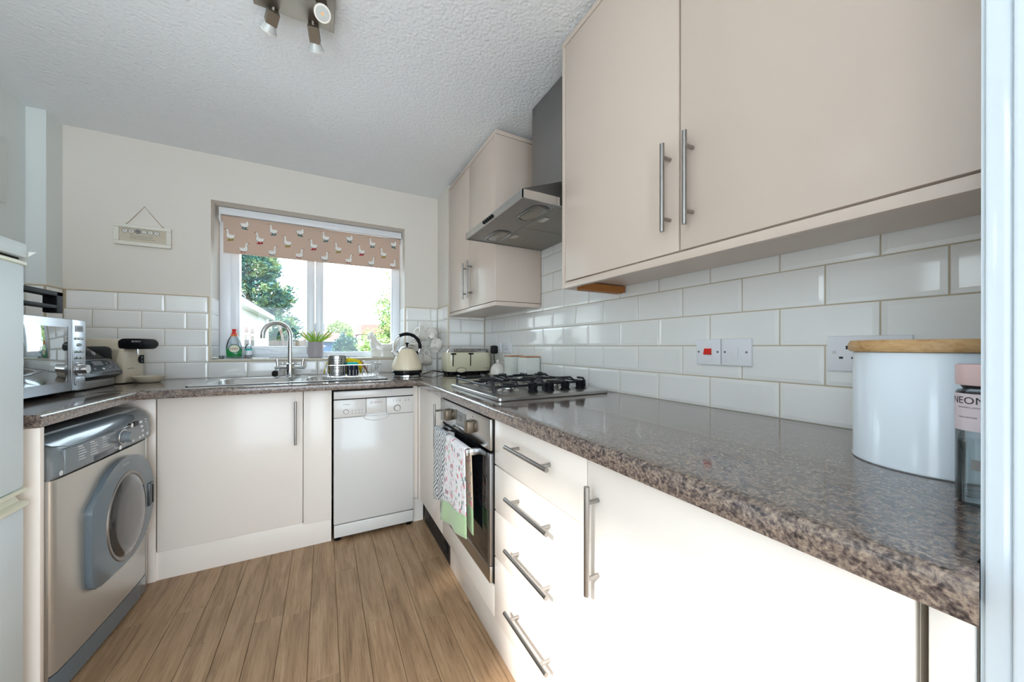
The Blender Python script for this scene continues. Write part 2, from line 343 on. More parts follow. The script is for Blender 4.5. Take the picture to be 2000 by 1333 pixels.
def thing(name, label, cat, loc, rotz=0.0, group=None, local=False):
    o = bpy.data.objects.new(name, None); COL.objects.link(o); o.empty_display_size = 0.05
    o.location = loc; o.rotation_euler = (0, 0, rotz); o['label'] = label; o['category'] = cat
    if group: o['group'] = group
    INV[o.name] = Matrix.Identity(4) if local else (Matrix.Translation(loc) @ Matrix.Rotation(rotz, 4, 'Z')).inverted()
    return o
def part(name, mb, mats, parent, label=None, smooth=True, ang=38, kind=None):
    r = parent
    while r.parent is not None: r = r.parent
    me = mb.mesh(name, mats, smooth, ang); me.transform(INV[r.name])
    o = bpy.data.objects.new(name, me); COL.objects.link(o); o.parent = parent
    if label: o['label'] = label
    if kind: o['kind'] = kind
    return o
def solo(name, mb, mats, label, cat, group=None, smooth=True, ang=38):
    me = mb.mesh(name, mats, smooth, ang)
    lo = [min(v.co[i] for v in me.vertices) for i in range(3)]; hi = [max(v.co[i] for v in me.vertices) for i in range(3)]
    c = Vector(((lo[0]+hi[0])/2, (lo[1]+hi[1])/2, lo[2])); me.transform(Matrix.Translation(-c))
    o = bpy.data.objects.new(name, me); COL.objects.link(o); o.location = c; o['label'] = label; o['category'] = cat
    if group: o['group'] = group
    return o
def struct(name, mb, mats, smooth=False, parent=None):
    me = mb.mesh(name, mats, smooth); o = bpy.data.objects.new(name, me); COL.objects.link(o)
    if parent is None: o['kind'] = 'structure'; INV[o.name] = Matrix.Identity(4)
    else: o.parent = parent
    return o
def arc(cx, cy, r, a0, a1, n): return [(cx+r*math.cos(math.radians(a0+(a1-a0)*i/n)), cy+r*math.sin(math.radians(a0+(a1-a0)*i/n))) for i in range(n+1)]
def rrect(x0, x1, y0, y1, r, n=4):
    r = min(r, (x1-x0)/2-1e-5, (y1-y0)/2-1e-5)
    return arc(x1-r, y0+r, r, -90, 0, n)+arc(x1-r, y1-r, r, 0, 90, n)+arc(x0+r, y1-r, r, 90, 180, n)+arc(x0+r, y0+r, r, 180, 270, n)
WT = 0.909
CEIL = 2.33

# ================================================================== STRUCTURE
# floor: screed with separate planks over the walkway
fl = struct('floor', MB().box(-2.62, 0.12, -5.3, 0.32, -0.06, -0.006), 'plank')
PW = 0.0985; seam0 = -1.0796
cols = [seam0+PW*k for k in range(-10, 6)]
pm = {}
for ci, xa in enumerate(cols):
    xb = xa+PW
    if xb < -2.02 or xa > -0.54: continue
    y = -3.5-random.random()*0.9
    while y < -0.45:
        L_ = random.choice((0.78, 0.92, 1.06)); y2 = y+L_
        if y2 > -3.45:
            key = round(L_, 2)
            if key not in pm:
                pm[key] = MB().box(-PW/2+0.0006, PW/2-0.0006, -L_/2+0.0006, L_/2-0.0006, -0.005, 0.0, 0.0012, 1).mesh('plank', 'plank', False)
            o = bpy.data.objects.new('plank', pm[key]); COL.objects.link(o); o.location = ((xa+xb)/2, (y+y2)/2, 0); o.parent = fl
        y = y2
struct('ceiling', MB().box(-2.62, 0.12, -5.3, 0.32, CEIL, CEIL+0.05), 'ceiling_stipple')
# back wall with the window opening
WX0, WX1, WZ0, WZ1 = -1.765, -0.567, 1.022, 2.042
wb = struct('wall_back', MB().box(-2.62, WX0, 0.0045, 0.30, 0, CEIL).box(WX1, 0.12, 0.0045, 0.30, 0, CEIL).box(WX0, WX1, 0.0045, 0.30, WZ1, CEIL).box(WX0, WX1, 0.0045, 0.30, 0, WZ0), 'wall_paint')
TOP = 1.424
struct('plaster', MB().box(-2.40, WX0, 0.0, 0.0045, TOP+0.006, CEIL).box(WX1, -0.30, 0.0, 0.0045, TOP+0.006, CEIL).box(WX0, WX1, 0.0, 0.0045, WZ1, CEIL), 'wall_paint', parent=wb)
struct('grout', MB().box(-2.40, WX0, 0.0035, 0.0048, WT-0.03, TOP).box(WX1, -0.30, 0.0035, 0.0048, WT-0.03, TOP).box(WX0, WX1, 0.0035, 0.0048, WT-0.03, WZ0), 'grout', parent=wb)
wr = struct('wall_right', MB().box(0.0045, 0.12, -5.3, 0.0, 0, CEIL), 'wall_paint')
struct('grout', MB().box(0.0035, 0.0048, -2.79, -0.286, WT-0.03, 1.95), 'grout', parent=wr)
# left wall: glazed openings sit behind the camera
wl = struct('wall_left', MB().box(-2.62, -2.47, -2.06, 0.0045, 0, CEIL).box(-2.62, -2.47, -2.36, -2.06, 0, 1.47).box(-2.62, -2.47, -2.36, -2.06, 1.70, CEIL).box(-2.62, -2.47, -2.89, -2.36, 0, CEIL).box(-2.62, -2.47, -3.75, -2.89, 0, 0.02).box(-2.62, -2.47, -3.75, -2.89, 2.30, CEIL).box(-2.62, -2.47, -5.3, -3.75, 0, CEIL), 'wall_paint_cool')
struct('wall_rear', MB().box(-2.62, -2.3, -5.3, -5.18, 0, CEIL).box(-0.2, 0.12, -5.3, -5.18, 0, CEIL).box(-2.3, -0.2, -5.3, -5.18, 0, 0.02).box(-2.3, -0.2, -5.3, -5.18, 1.9, CEIL), 'wall_paint')
struct('sky_blocker', MB().box(-4.8, -4.6, -9.0, 0.5, -0.18, 2.7), 'sky_blocker_pale')  # unseen wall added to keep sky light off the wall cabinets
struct('wall_front', MB().box(-0.588, 0.0045, -2.965, -2.787, 0, CEIL), 'gloss_white')
struct('trim_1', MB().box(-0.604, -0.588, -2.965, -2.806, 0, CEIL, 0.003).box(-0.596, -0.588, -2.806, -2.790, 0, CEIL, 0.003), 'gloss_white', smooth=True)
pl = struct('wall_corner_left', MB().box(-2.47, -2.40, -0.13, 0.0045, 0, CEIL), 'wall_paint_cool')
pr_ = struct('wall_corner_right', MB().box(-0.30, 0.0045, -0.286, 0.0045, 0, CEIL), 'wall_paint')
struct('grout', MB().box(-2.47, -2.399, -0.1312, -0.129, WT-0.03, TOP).box(-2.4, -2.3988, -0.13, 0.0, WT-0.03, TOP), 'grout', parent=pl)
struct('grout', MB().box(-0.3012, -0.299, -0.287, 0.0, WT-0.03, TOP).box(-0.3, 0.0, -0.2872, -0.285, WT-0.03, TOP), 'grout', parent=pr_)
# ---- wall tiles, one object each
TM = {}
def tile_mesh(w, h, bev=0.011):
    k = (round(w, 4), round(h, 4))
    if k not in TM:
        b = MB(); b_ = min(bev, 0.35*w, 0.35*h)
        r = lambda i, y: [(-w/2+i, y, -h/2+i), (w/2-i, y, -h/2+i), (w/2-i, y, h/2-i), (-w/2+i, y, h/2-i)]
        b.loft([r(0, 0.0045), r(0, 0.0022), r(0.0012, 0.0014), r(b_, 0.0)], False, True)
        TM[k] = b.mesh('tile', 'tile', False)
    return TM[k]
G = 0.003
def put_tile(parent, plane, off, a0, a1, z0, z1):
    w, h = a1-a0, z1-z0
    if w < 0.008 or h < 0.008: return
    o = bpy.data.objects.new('tile', tile_mesh(w, h)); COL.objects.link(o); o.parent = parent; c = (a0+a1)/2; z = (z0+z1)/2
    if plane == 'y': o.location = (c, off, z)
    elif plane == 'x': o.location = (off, c, z); o.rotation_euler = (0, 0, -PI/2)
    elif plane == 'X': o.location = (off, c, z); o.rotation_euler = (0, 0, PI/2)
ROWS = [(WT+0.001, 1.0085)]+[(1.0115+0.103*k, 1.1115+0.103*k) for k in range(8)]
def fill(parent, plane, off, lo, hi, rows, phase_odd, phase_even, zmax=9):
    for k in rows:
        z0, z1 = ROWS[k]; z1 = min(z1, zmax)
        ph = phase_odd if k % 2 == 0 else phase_even
        i = math.floor((lo-ph)/0.203)
        while ph+i*0.203 < hi:
            a0, a1 = max(lo, ph+i*0.203+G/2), min(hi, ph+(i+1)*0.203-G/2)
            put_tile(parent, plane, off, a0, a1, z0, z1); i += 1
XB = -1.7794; YR = -1.1316
fill(wb, 'y', -0.001, -2.396, WX0-0.012, range(1, 5), XB, XB+0.1015, TOP-0.003)
fill(wb, 'y', -0.001, -2.396, -0.304, [0], XB, XB+0.1015)
fill(wb, 'y', -0.001, WX1+0.012, -0.304, range(1, 5), XB, XB+0.1015, TOP-0.003)
fill(wr, 'x', 0.0, -2.784, -0.290, range(0, 5), YR, YR-0.1015)
fill(wr, 'x', 0.0, -1.84, -1.02, range(5, 9), YR, YR-0.1015)
fill(pr_, 'y', -0.2905, -0.298, -0.006, range(0, 5), -0.12, -0.20, TOP-0.003)
fill(pr_, 'x', -0.3045, -0.284, -0.004, range(0, 5), -0.16, -0.06, TOP-0.003)
fill(pl, 'y', -0.1345, -2.468, -2.408, range(0, 5), -2.47, -2.47, TOP-0.003)
fill(pl, 'X', -2.3955, -0.128, -0.004, range(0, 5), -0.13, -0.13, TOP-0.003)
# reveal tiles and tiled sill
rv = struct('trim_2', MB().box(WX0-0.012, WX0+0.001, -0.004, 0.006, WZ0-0.012, TOP, 0.002).box(WX1-0.001, WX1+0.012, -0.004, 0.006, WZ0-0.012, TOP, 0.002).box(WX0-0.012, WX1+0.012, -0.005, 0.008, WZ0-0.010, WZ0+0.004, 0.002)
            .box(-2.40, WX0, -0.004, 0.004, TOP-0.001, TOP+0.007, 0.002).box(WX1, -0.30, -0.004, 0.004, TOP-0.001, TOP+0.007, 0.002).box(-2.47, -2.394, -0.137, -0.128, TOP-0.001, TOP+0.007, 0.002).box(-2.402, -2.394, -0.13, 0, TOP-0.001, TOP+0.007, 0.002)
            .box(-0.307, -0.296, -0.295, -0.284, WT, TOP, 0.002).box(-0.307, -0.298, -0.286, 0, TOP-0.001, TOP+0.007, 0.002).box(-0.307, 0.0, -0.294, -0.286, TOP-0.001, TOP+0.007, 0.002), 'trim_beige', smooth=True)
for k in range(1, 5):
    z0, z1 = ROWS[k]; z0 = max(z0, WZ0+0.008)
    put_tile(wb, 'X', WX0+0.0045, 0.008, 0.19, z0, min(z1, TOP-0.003)); put_tile(wb, 'x', WX1-0.0045, 0.008, 0.19, z0, min(z1, TOP-0.003))
for k in range(6):
    put = bpy.data.objects.new('tile', tile_mesh(0.196, 0.185)); COL.objects.link(put); put.parent = wb; put.location = (WX0+0.1+k*0.1995, 0.105, WZ0+0.0045); put.rotation_euler = (-PI/2, 0, 0)

# ---- window
FY0, FY1 = 0.20, 0.265
w1 = struct('window_1', MB().box(WX0+0.001, -1.700, FY0, FY1, 1.028, 2.04, 0.004).box(-0.626, WX1-0.001, FY0, FY1, 1.028, 2.04, 0.004).box(-1.700, -0.626, FY0, FY1, 1.028, 1.058, 0.004).box(-1.700, -0.626, FY0, FY1, 1.99, 2.04, 0.004).box(-1.188, -1.142, FY0, FY1, 1.058, 1.99, 0.004), 'upvc', smooth=True)
struct('sash', MB().box(-1.700, -1.650, FY0-0.012, FY1-0.01, 1.050, 1.995, 0.006).box(-1.246, -1.194, FY0-0.012, FY1-0.01, 1.050, 1.995, 0.006).box(-1.650, -1.246, FY0-0.012, FY1-0.01, 1.050, 1.112, 0.006).box(-1.650, -1.246, FY0-0.012, FY1-0.01, 1.945, 1.995, 0.006), 'upvc', smooth=True, parent=w1)
struct('bead', MB().box(-1.142, -1.134, FY0+0.004, FY1, 1.058, 1.99).box(-0.634, -0.626, FY0+0.004, FY1, 1.058, 1.99).box(-1.142, -0.626, FY0+0.004, FY1, 1.058, 1.070), 'upvc', parent=w1)
struct('pane', MB().box(-1.650, -1.246, 0.231, 0.235, 1.112, 1.945), 'pane_glass', parent=w1)
struct('pane', MB().box(-1.134, -0.634, 0.231, 0.235, 1.070, 1.99), 'pane_glass', parent=w1)
struct('handle', MB().box(-1.47, -1.38, 0.178, 0.19, 1.070, 1.090, 0.004).tube([(-1.42, 0.172, 1.08), (-1.46, 0.166, 1.086), (-1.53, 0.163, 1.095), (-1.60, 0.165, 1.098)], [0.010, 0.009, 0.007, 0.005], 8, flat=0.7).cyl((-1.415, 0.19, 1.08), (-1.415, 0.165, 1.08), 0.006), 'upvc', smooth=True, parent=w1)
struct('window_2', MB().box(-2.56, -2.50, -3.75, -3.69, 0.02, 2.24).box(-2.56, -2.50, -2.94, -2.89, 0.02, 2.24).box(-2.56, -2.50, -3.69, -2.94, 0.02, 0.08).box(-2.56, -2.50, -3.69, -2.94, 2.26, 2.30), 'upvc')

# ================================================================== WORKTOPS
def nose(b, z0, z1, r, depth, along, a0, a1, front, sgn):
    # rounded front strip: profile in (depth axis, z) swept along the other axis; front = coordinate of the front face
    prof = [(front+sgn*depth, z0), (front+sgn*depth, z1)]+[(front+sgn*(r-r*math.sin(math.radians(t))), z1-r+r*math.cos(math.radians(t))) for t in range(0, 91, 15)]+[(front+sgn*0.004, z0+0.0), ]
    prof = [(p[0], p[1]) for p in prof]
    if along == 'y': b.prism(prof, 'y', a0, a1)
    else: b.prism(prof, 'x', a0, a1)
Z0 = WT-0.038
b = MB(); nose(b, Z0, WT, 0.011, 0.10, 'x', -2.465, -0.002, -0.715, 1)
b.box(-2.465, -1.735, -0.615, -0.138, Z0, WT).box(-2.392, -1.735, -0.138, -0.002, Z0, WT).box(-1.735, -0.78, -0.082, -0.002, Z0, WT).box(-1.735, -0.78, -0.615, -0.594, Z0, WT).box(-0.78, -0.309, -0.615, -0.002, Z0, WT).box(-0.309, -0.002, -0.615, -0.296, Z0, WT)
solo('worktop', b, 'worktop', 'brown granite-look worktop under the window with the sink let in', 'worktop', 'worktop lengths', ang=25)
b = MB(); nose(b, Z0, WT, 0.011, 0.049, 'y', -2.7945, -0.7155, -0.64, 1); b.box(-0.591, -0.002, -2.785, -0.7155, Z0, WT)
for v in b.bm.verts:
    if v.co.y < -2.7865: v.co.y = -2.7945+(v.co.x+0.64)*0.155
solo('worktop', b, 'worktop', 'brown granite-look worktop along the right wall carrying the gas hob', 'worktop', 'worktop lengths', ang=25)
b = MB(); nose(b, Z0, WT, 0.011, 0.10, 'y', -1.315, -0.7155, -1.857, -1); b.box(-2.465, -1.957, -1.315, -0.7155, Z0, WT)
solo('worktop', b, 'worktop', 'brown granite-look worktop above the washing machine under the microwave', 'worktop', 'worktop lengths', ang=25)

# ================================================================== BASE UNITS
def bar_handle(parent, p0, p1, out, posts, r=0.0062, stand=0.032, name='handle'):
    # p0,p1: ends of the bar; out: unit vector from the door to the bar
    p0, p1, out = Vector(p0), Vector(p1), Vector(out); b = MB(); b.cyl(p0, p1, r, n=16)
    for t in posts:
        q = p0.lerp(p1, t); b.cyl(q, q-out*stand, r*0.8, n=12)
    return part(name, b, 'handle_steel', parent, 'brushed steel bar handle')
# --- sink unit
t = thing('sink_cabinet', 'cream sink base cabinet with one wide door left of the dishwasher', 'cabinet', (-1.47, -0.4, 0))
part('body', MB().box(-1.824, -1.092, -0.598, -0.02, 0.14, 0.70).box(-2.10, -1.828, -0.62, -0.605, 0.0, 0.868, 0.001), 'cream_base', t)
d = part('door', MB().box(-1.824, -1.232, -0.62, -0.60, 0.137, 0.866, 0.002), 'cream_base', t)
bar_handle(d, (-1.265, -0.652, 0.578), (-1.265, -0.652, 0.812), (0, -1, 0), (0.15, 0.85))
part('filler_panel', MB().box(-1.229, -1.091, -0.62, -0.60, 0.126, 0.866, 0.002), 'cream_base', t)
part('plinth', MB().box(-1.85, -1.092, -0.612, -0.594, 0.0, 0.134, 0.001), 'cream_base', t)
# --- end panel beside the fridge
solo('end_panel', MB().box(-2.46, -1.862, -1.312, -1.294, 0.0, Z0-0.001, 0.0015), 'cream_base', 'narrow cream end panel standing between fridge freezer and washing machine', 'panel')
# --- dishwasher
t = thing('dishwasher', 'white slimline dishwasher with round dial under the drainer', 'dishwasher', (-0.858, -0.4, 0))
part('body', MB().box(-1.075, -0.64, -0.60, -0.06, 0.03, 0.845), 'white_enamel', t)
part('top_strip', MB().box(-1.081, -0.636, -0.638, -0.56, 0.808, 0.852, 0.003), 'white_enamel', t)
part('door_gap', MB().box(-1.078, -0.638, -0.62, -0.60, 0.05, 0.812), 'dark_gap', t, 'dark gap line')
cp = part('control_panel', MB().box(-1.081, -0.912, -0.642, -0.615, 0.703, 0.803, 0.003).box(-0.798, -0.636, -0.642, -0.615, 0.703, 0.803, 0.003).box(-0.911, -0.799, -0.645, -0.615, 0.71, 0.803, 0.004), 'white_enamel', t)
hr = MB(); yy = -0.646
hr.loft([[(-0.855+0.072*math.cos(a), yy+0.014*q, 0.704+(0.022 if math.sin(a) > 0 else 0.030)*math.sin(a)*(1-0.25*q)) for a in [2*PI*i/28 for i in range(28)]] for q in (0, 1)], False, True)
part('handle_recess', hr, 'white_plastic', t)
part('handle_lip', MB().tube([(-0.855+0.074*math.cos(a), yy, 0.704+(0.023 if math.sin(a) > 0 else 0.031)*math.sin(a)) for a in [2*PI*i/32 for i in range(32)]], 0.0022, 6, closed=True), 'white_enamel', t)
part('door', MB().box(-1.081, -0.636, -0.642, -0.615, 0.098, 0.7015, 0.005), 'white_enamel', t)
part('plinth', MB().box(-1.079, -0.638, -0.640, -0.61, 0.022, 0.092, 0.003), 'white_enamel', t)
for x in (-1.06, -0.66): part('foot', MB().lathe([(0.018, 0), (0.018, 0.008), (0.008, 0.012), (0.008, 0.03)], x, -0.61, 14), 'black_plastic', t, 'black adjustable foot')
k = part('knob', MB().cyl((-0.735, -0.640, 0.735), (-0.735, -0.652, 0.735), 0.0175, 0.016, 24), 'white_enamel', t)
part('knob_ring', MB().tube([(-0.735+0.019*math.cos(a), -0.6425, 0.735+0.019*math.sin(a)) for a in [2*PI*i/28 for i in range(28)]], 0.0011, 5, closed=True), 'print_dark', k)
k = part('power_button', MB().cyl((-1.018, -0.640, 0.735), (-1.018, -0.646, 0.735), 0.012, n=20), 'white_enamel', t)
part('button_ring', MB().tube([(-1.018+0.013*math.cos(a), -0.6425, 0.735+0.013*math.sin(a)) for a in [2*PI*i/24 for i in range(24)]], 0.0011, 5, closed=True), 'print_dark', k)
for x in (-0.757, -0.738, -0.719, -0.686, -0.668):
    part('indicator', MB().cyl((x, -0.641, 0.779), (x, -0.6435, 0.779), 0.0026, n=10), 'print_dark', t, 'small dark indicator')
fy = lambda x0, z0, y: (lambda x, z: (x0+x, y, z0+z))
b = MB(); b.text('BOSCH', 0.013, fy(-0.846, 0.779, -0.6455)); part('lettering', b, 'print_red', t, 'red maker lettering', smooth=False)
b = MB(); b.tube([(-0.882+0.006*math.cos(a), -0.6458, 0.779+0.006*math.sin(a)) for a in [2*PI*i/18 for i in range(18)]], 0.0008, 4, closed=True); b.box(-0.885, -0.879, -0.6462, -0.6455, 0.7782, 0.7798); part('emblem', b, 'print_grey', t)
b = MB(); b.text('Classixx', 0.011, fy(-1.015, 0.777, -0.6425)); part('lettering', b, 'print_grey', t, smooth=False)
b = MB()
for i, x in enumerate((-0.985, -0.968, -0.95, -0.934)):
    b.box(x-0.005, x+0.005, -0.6425, -0.6422, 0.741, 0.7425).box(x-0.004, x+0.004, -0.6425, -0.6422, 0.736, 0.7372).box(x-0.002, x+0.002, -0.6425, -0.6422, 0.722, 0.726)
for x in (-0.757, -0.738, -0.719, -0.686, -0.668): b.box(x-0.006, x+0.006, -0.6425, -0.6422, 0.789, 0.7902)
part('panel_print', b, 'print_grey', t, smooth=False, kind='stuff')
# --- corner base unit
t = thing('corner_cabinet', 'cream corner base cabinet with tall bar handle beside the oven', 'cabinet', (-0.4, -0.9, 0))
part('body', MB().box(-0.58, -0.06, -1.128, -0.722, 0.14, 0.868), 'carcass', t)
part('post', MB().box(-0.632, -0.606, -0.612, -0.594, 0.15, 0.868, 0.002), 'cream_base', t)
part('post', MB().box(-0.606, -0.585, -0.655, -0.594, 0.145, 0.868, 0.002), 'cream_base', t)
d = part('door', MB().box(-0.60, -0.581, -1.128, -0.66, 0.160, 0.866, 0.002), 'cream_base', t)
bar_handle(d, (-0.632, -1.10, 0.592), (-0.632, -1.10, 0.815), (-1, 0, 0), (0.15, 0.85))
part('plinth', MB().box(-0.63, -0.568, -0.606, -0.592, 0.0, 0.145), 'cream_base', t)
vt = thing('plinth_grille', 'dark perforated metal grille in the plinth below the corner cabinet', 'vent', (-0.564, -0.92, 0))
part('backing', MB().box(-0.560, -0.556, -1.158, -0.640, 0.002, 0.137), 'dark_gap', vt)
part('frame', MB().box(-0.566, -0.560, -1.158, -0.640, 0.002, 0.016).box(-0.566, -0.560, -1.158, -0.640, 0.124, 0.137).box(-0.566, -0.560, -1.158, -1.13, 0.016, 0.124).box(-0.566, -0.560, -0.66, -0.640, 0.016, 0.124), 'vent_metal', vt)
for i in range(23): part('slat', MB().box(-0.5645, -0.5605, -1.128+i*0.0205, -1.117+i*0.0205, 0.016, 0.124), 'vent_metal', vt, smooth=False)
part('inlet', MB().box(-0.569, -0.564, -1.12, -1.06, 0.045, 0.085, 0.002), 'dark_gap', vt, 'small dark inlet cover')
# --- oven housing and oven
t = thing('oven_cabinet', 'low cream blank-fronted unit directly beneath the built-in oven', 'cabinet', (-0.35, -1.44, 0))
part('body', MB().box(-0.575, -0.06, -1.738, -1.134, 0.14, 0.262), 'carcass', t)
part('lower_panel', MB().box(-0.60, -0.581, -1.748, -1.132, 0.160, 0.268, 0.002), 'cream_base', t)
t = thing('oven', 'built-in stainless steel electric oven with dark glass door', 'oven', (-0.35, -1.44, 0.27))
part('body', MB().box(-0.575, -0.1, -1.722, -1.15, 0.275, 0.855), 'dark_gap', t)
part('surround', MB().box(-0.598, -0.575, -1.745, -1.135, 0.272, 0.862), 'black_plastic', t)
fa = part('fascia', MB().box(-0.612, -0.596, -1.742, -1.137, 0.742, 0.853, 0.002), 'steel_y', t)
for y in (-1.30, -1.575): part('knob', MB().box(-0.644, -0.610, y-0.022, y+0.022, 0.772, 0.822, 0.009).cyl((-0.610, y, 0.797), (-0.615, y, 0.797), 0.027, n=24), 'knob_bronze', fa, 'bronze-tinted control knob')
part('display', MB().box(-0.6135, -0.6115, -1.497, -1.375, 0.768, 0.832), 'display', fa, 'grey timer display')
part('screen', MB().box(-0.6142, -0.6134, -1.455, -1.415, 0.79, 0.815), 'print_grey', fa)
part('buttons', MB().box(-0.6165, -0.6115, -1.497, -1.375, 0.757, 0.767, 0.001), 'chrome', fa)
b = MB()
for y in (-1.30, -1.575):
    for a in (-60, 0, 50): b.box(-0.6126, -0.6119, y+0.036*math.sin(math.radians(a))-0.003, y+0.036*math.sin(math.radians(a))+0.003, 0.797+0.036*math.cos(math.radians(a))-0.002, 0.797+0.036*math.cos(math.radians(a))+0.002)
part('panel_print', b, 'print_dark', fa, smooth=False, kind='stuff')
dr = part('door', MB().box(-0.612, -0.592, -1.742, -1.137, 0.335, 0.730, 0.002), 'oven_glass', t, 'dark glass oven door')
part('lower_strip', MB().box(-0.613, -0.592, -1.742, -1.137, 0.276, 0.334, 0.002), 'steel_y', dr, 'brushed steel strip')
part('edge_strip', MB().box(-0.6135, -0.592, -1.7425, -1.722, 0.336, 0.732, 0.001), 'steel_dark', dr)
part('handle', MB().box(-0.668, -0.652, -1.650, -1.212, 0.706, 0.730, 0.002).box(-0.655, -0.610, -1.650, -1.634, 0.706, 0.730, 0.002).box(-0.655, -0.610, -1.228, -1.212, 0.706, 0.730, 0.002), 'steel_y', dr, 'flat steel grab handle')
# --- drawers
t = thing('drawer_cabinet', 'cream base cabinet of four drawers to the right of the oven', 'cabinet', (-0.35, -2.0, 0))
part('body', MB().box(-0.58, -0.06, -2.243, -1.752, 0.14, 0.868), 'carcass', t)
for (z0, z1, zh) in ((0.699, 0.866, 0.797), (0.541, 0.695, 0.635), (0.378, 0.537, 0.474), (0.160, 0.374, 0.281)):
    d = part('drawer', MB().box(-0.60, -0.581, -2.2425, -1.7525, z0, z1, 0.002), 'cream_base', t)
    bar_handle(d, (-0.632, -2.128, zh), (-0.632, -1.893, zh), (-1, 0, 0), (0.14, 0.86))
t = thing('base_cabinet', 'cream single-door base cabinet with vertical bar handle right of the drawers', 'cabinet', (-0.35, -2.5, 0))
part('body', MB().box(-0.58, -0.06, -2.748, -2.247, 0.14, 0.868), 'carcass', t)
d = part('door', MB().box(-0.60, -0.581, -2.748, -2.2465, 0.160, 0.866, 0.002), 'cream_base', t)
bar_handle(d, (-0.632, -2.282, 0.577), (-0.632, -2.282, 0.810), (-1, 0, 0), (0.15, 0.85))
t = thing('filler_cabinet', 'narrow cream filler unit at the worktop end against the doorway', 'cabinet', (-0.35, -2.77, 0))
part('body', MB().box(-0.58, -0.06, -2.785, -2.756, 0.0, 0.868), 'carcass', t)
part('door', MB().box(-0.598, -0.581, -2.785, -2.757, 0.160, 0.866, 0.0015), 'cream_base', t)
solo('plinth', MB().box(-0.568, -0.552, -2.75, -1.162, 0.0, 0.138, 0.001), 'cream_base', 'cream plinth board along the floor under oven and drawers', 'plinth')

# ================================================================== WALL UNITS
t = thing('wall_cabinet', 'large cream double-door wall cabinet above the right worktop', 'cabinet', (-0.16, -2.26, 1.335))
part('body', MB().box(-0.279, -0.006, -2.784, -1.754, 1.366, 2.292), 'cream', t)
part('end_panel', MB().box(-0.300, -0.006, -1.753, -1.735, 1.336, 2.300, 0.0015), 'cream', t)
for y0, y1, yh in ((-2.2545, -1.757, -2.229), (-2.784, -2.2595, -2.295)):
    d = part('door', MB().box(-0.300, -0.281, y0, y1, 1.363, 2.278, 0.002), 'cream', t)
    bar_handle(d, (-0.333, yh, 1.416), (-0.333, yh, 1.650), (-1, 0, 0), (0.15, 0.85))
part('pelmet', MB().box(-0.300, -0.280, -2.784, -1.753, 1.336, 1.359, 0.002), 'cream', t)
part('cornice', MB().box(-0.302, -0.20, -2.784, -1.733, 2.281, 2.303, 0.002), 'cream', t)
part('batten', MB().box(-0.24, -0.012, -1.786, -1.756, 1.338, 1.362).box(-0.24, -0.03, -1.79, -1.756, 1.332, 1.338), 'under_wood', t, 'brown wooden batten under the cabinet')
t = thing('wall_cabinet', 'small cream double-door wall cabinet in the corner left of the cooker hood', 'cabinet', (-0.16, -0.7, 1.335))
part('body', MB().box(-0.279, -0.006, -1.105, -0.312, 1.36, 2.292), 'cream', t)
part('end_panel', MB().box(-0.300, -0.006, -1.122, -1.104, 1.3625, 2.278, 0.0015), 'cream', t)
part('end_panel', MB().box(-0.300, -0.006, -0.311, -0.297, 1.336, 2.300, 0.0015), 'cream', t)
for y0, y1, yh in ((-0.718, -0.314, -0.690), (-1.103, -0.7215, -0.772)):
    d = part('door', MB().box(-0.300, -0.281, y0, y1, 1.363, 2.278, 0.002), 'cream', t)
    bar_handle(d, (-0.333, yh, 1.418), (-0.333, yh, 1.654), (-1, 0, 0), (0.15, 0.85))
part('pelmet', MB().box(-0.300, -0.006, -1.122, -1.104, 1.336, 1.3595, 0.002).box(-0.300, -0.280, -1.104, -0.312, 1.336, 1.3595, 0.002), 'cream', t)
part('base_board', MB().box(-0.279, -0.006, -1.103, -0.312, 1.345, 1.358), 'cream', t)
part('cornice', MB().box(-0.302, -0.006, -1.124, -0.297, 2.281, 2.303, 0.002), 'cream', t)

# ================================================================== COOKER HOOD
t = thing('cooker_hood', 'stainless steel chimney cooker hood between the two wall cabinets', 'cooker hood', (-0.2, -1.43, 1.668))
HX, HY0, HY1, HZ = -0.475, -1.728, -1.132, 1.668
part('lip', MB().box(HX, HX+0.004, HY0, HY1, HZ, HZ+0.032).box(HX, -0.006, HY0, HY0+0.004, HZ, HZ+0.032).box(HX, -0.006, HY1-0.004, HY1, HZ, HZ+0.032), 'steel_y', t, smooth=False)
cz = 1.85
part('canopy', MB().loft([[(HX, HY0, HZ+0.032), (-0.006, HY0, HZ+0.032), (-0.006, HY1, HZ+0.032), (HX, HY1, HZ+0.032)], [(-0.19, -1.58, cz), (-0.006, -1.58, cz), (-0.006, -1.32, cz), (-0.19, -1.32, cz)]], False, True), 'steel_dark', t, smooth=False)
part('chimney', MB().box(-0.188, -0.006, -1.578, -1.322, cz-0.004, CEIL-0.003, 0.002), 'steel_dark', t)
un = part('underside', MB().box(HX+0.004, -0.3, HY0+0.004, HY1-0.004, HZ+0.003, HZ+0.006).box(-0.3, -0.006, HY0+0.004, HY0+0.03, HZ+0.003, HZ+0.006).box(-0.3, -0.006, HY1-0.03, HY1-0.004, HZ+0.003, HZ+0.006).box(-0.03, -0.006, HY0+0.03, HY1-0.03, HZ+0.003, HZ+0.006), 'steel_dark', t, smooth=False)
for y0, y1 in ((HY0+0.03, -1.432), (-1.428, HY1-0.03)):
    f = part('filter', MB().box(-0.30, -0.03, y0, y1, HZ+0.001, HZ+0.01, 0.001), 'filter_mesh', t)
    ym = (y0+y1)/2; part('latch', MB().box(-0.29, -0.26, ym-0.03, ym+0.03, HZ-0.002, HZ+0.001, 0.001), 'steel_y', f)
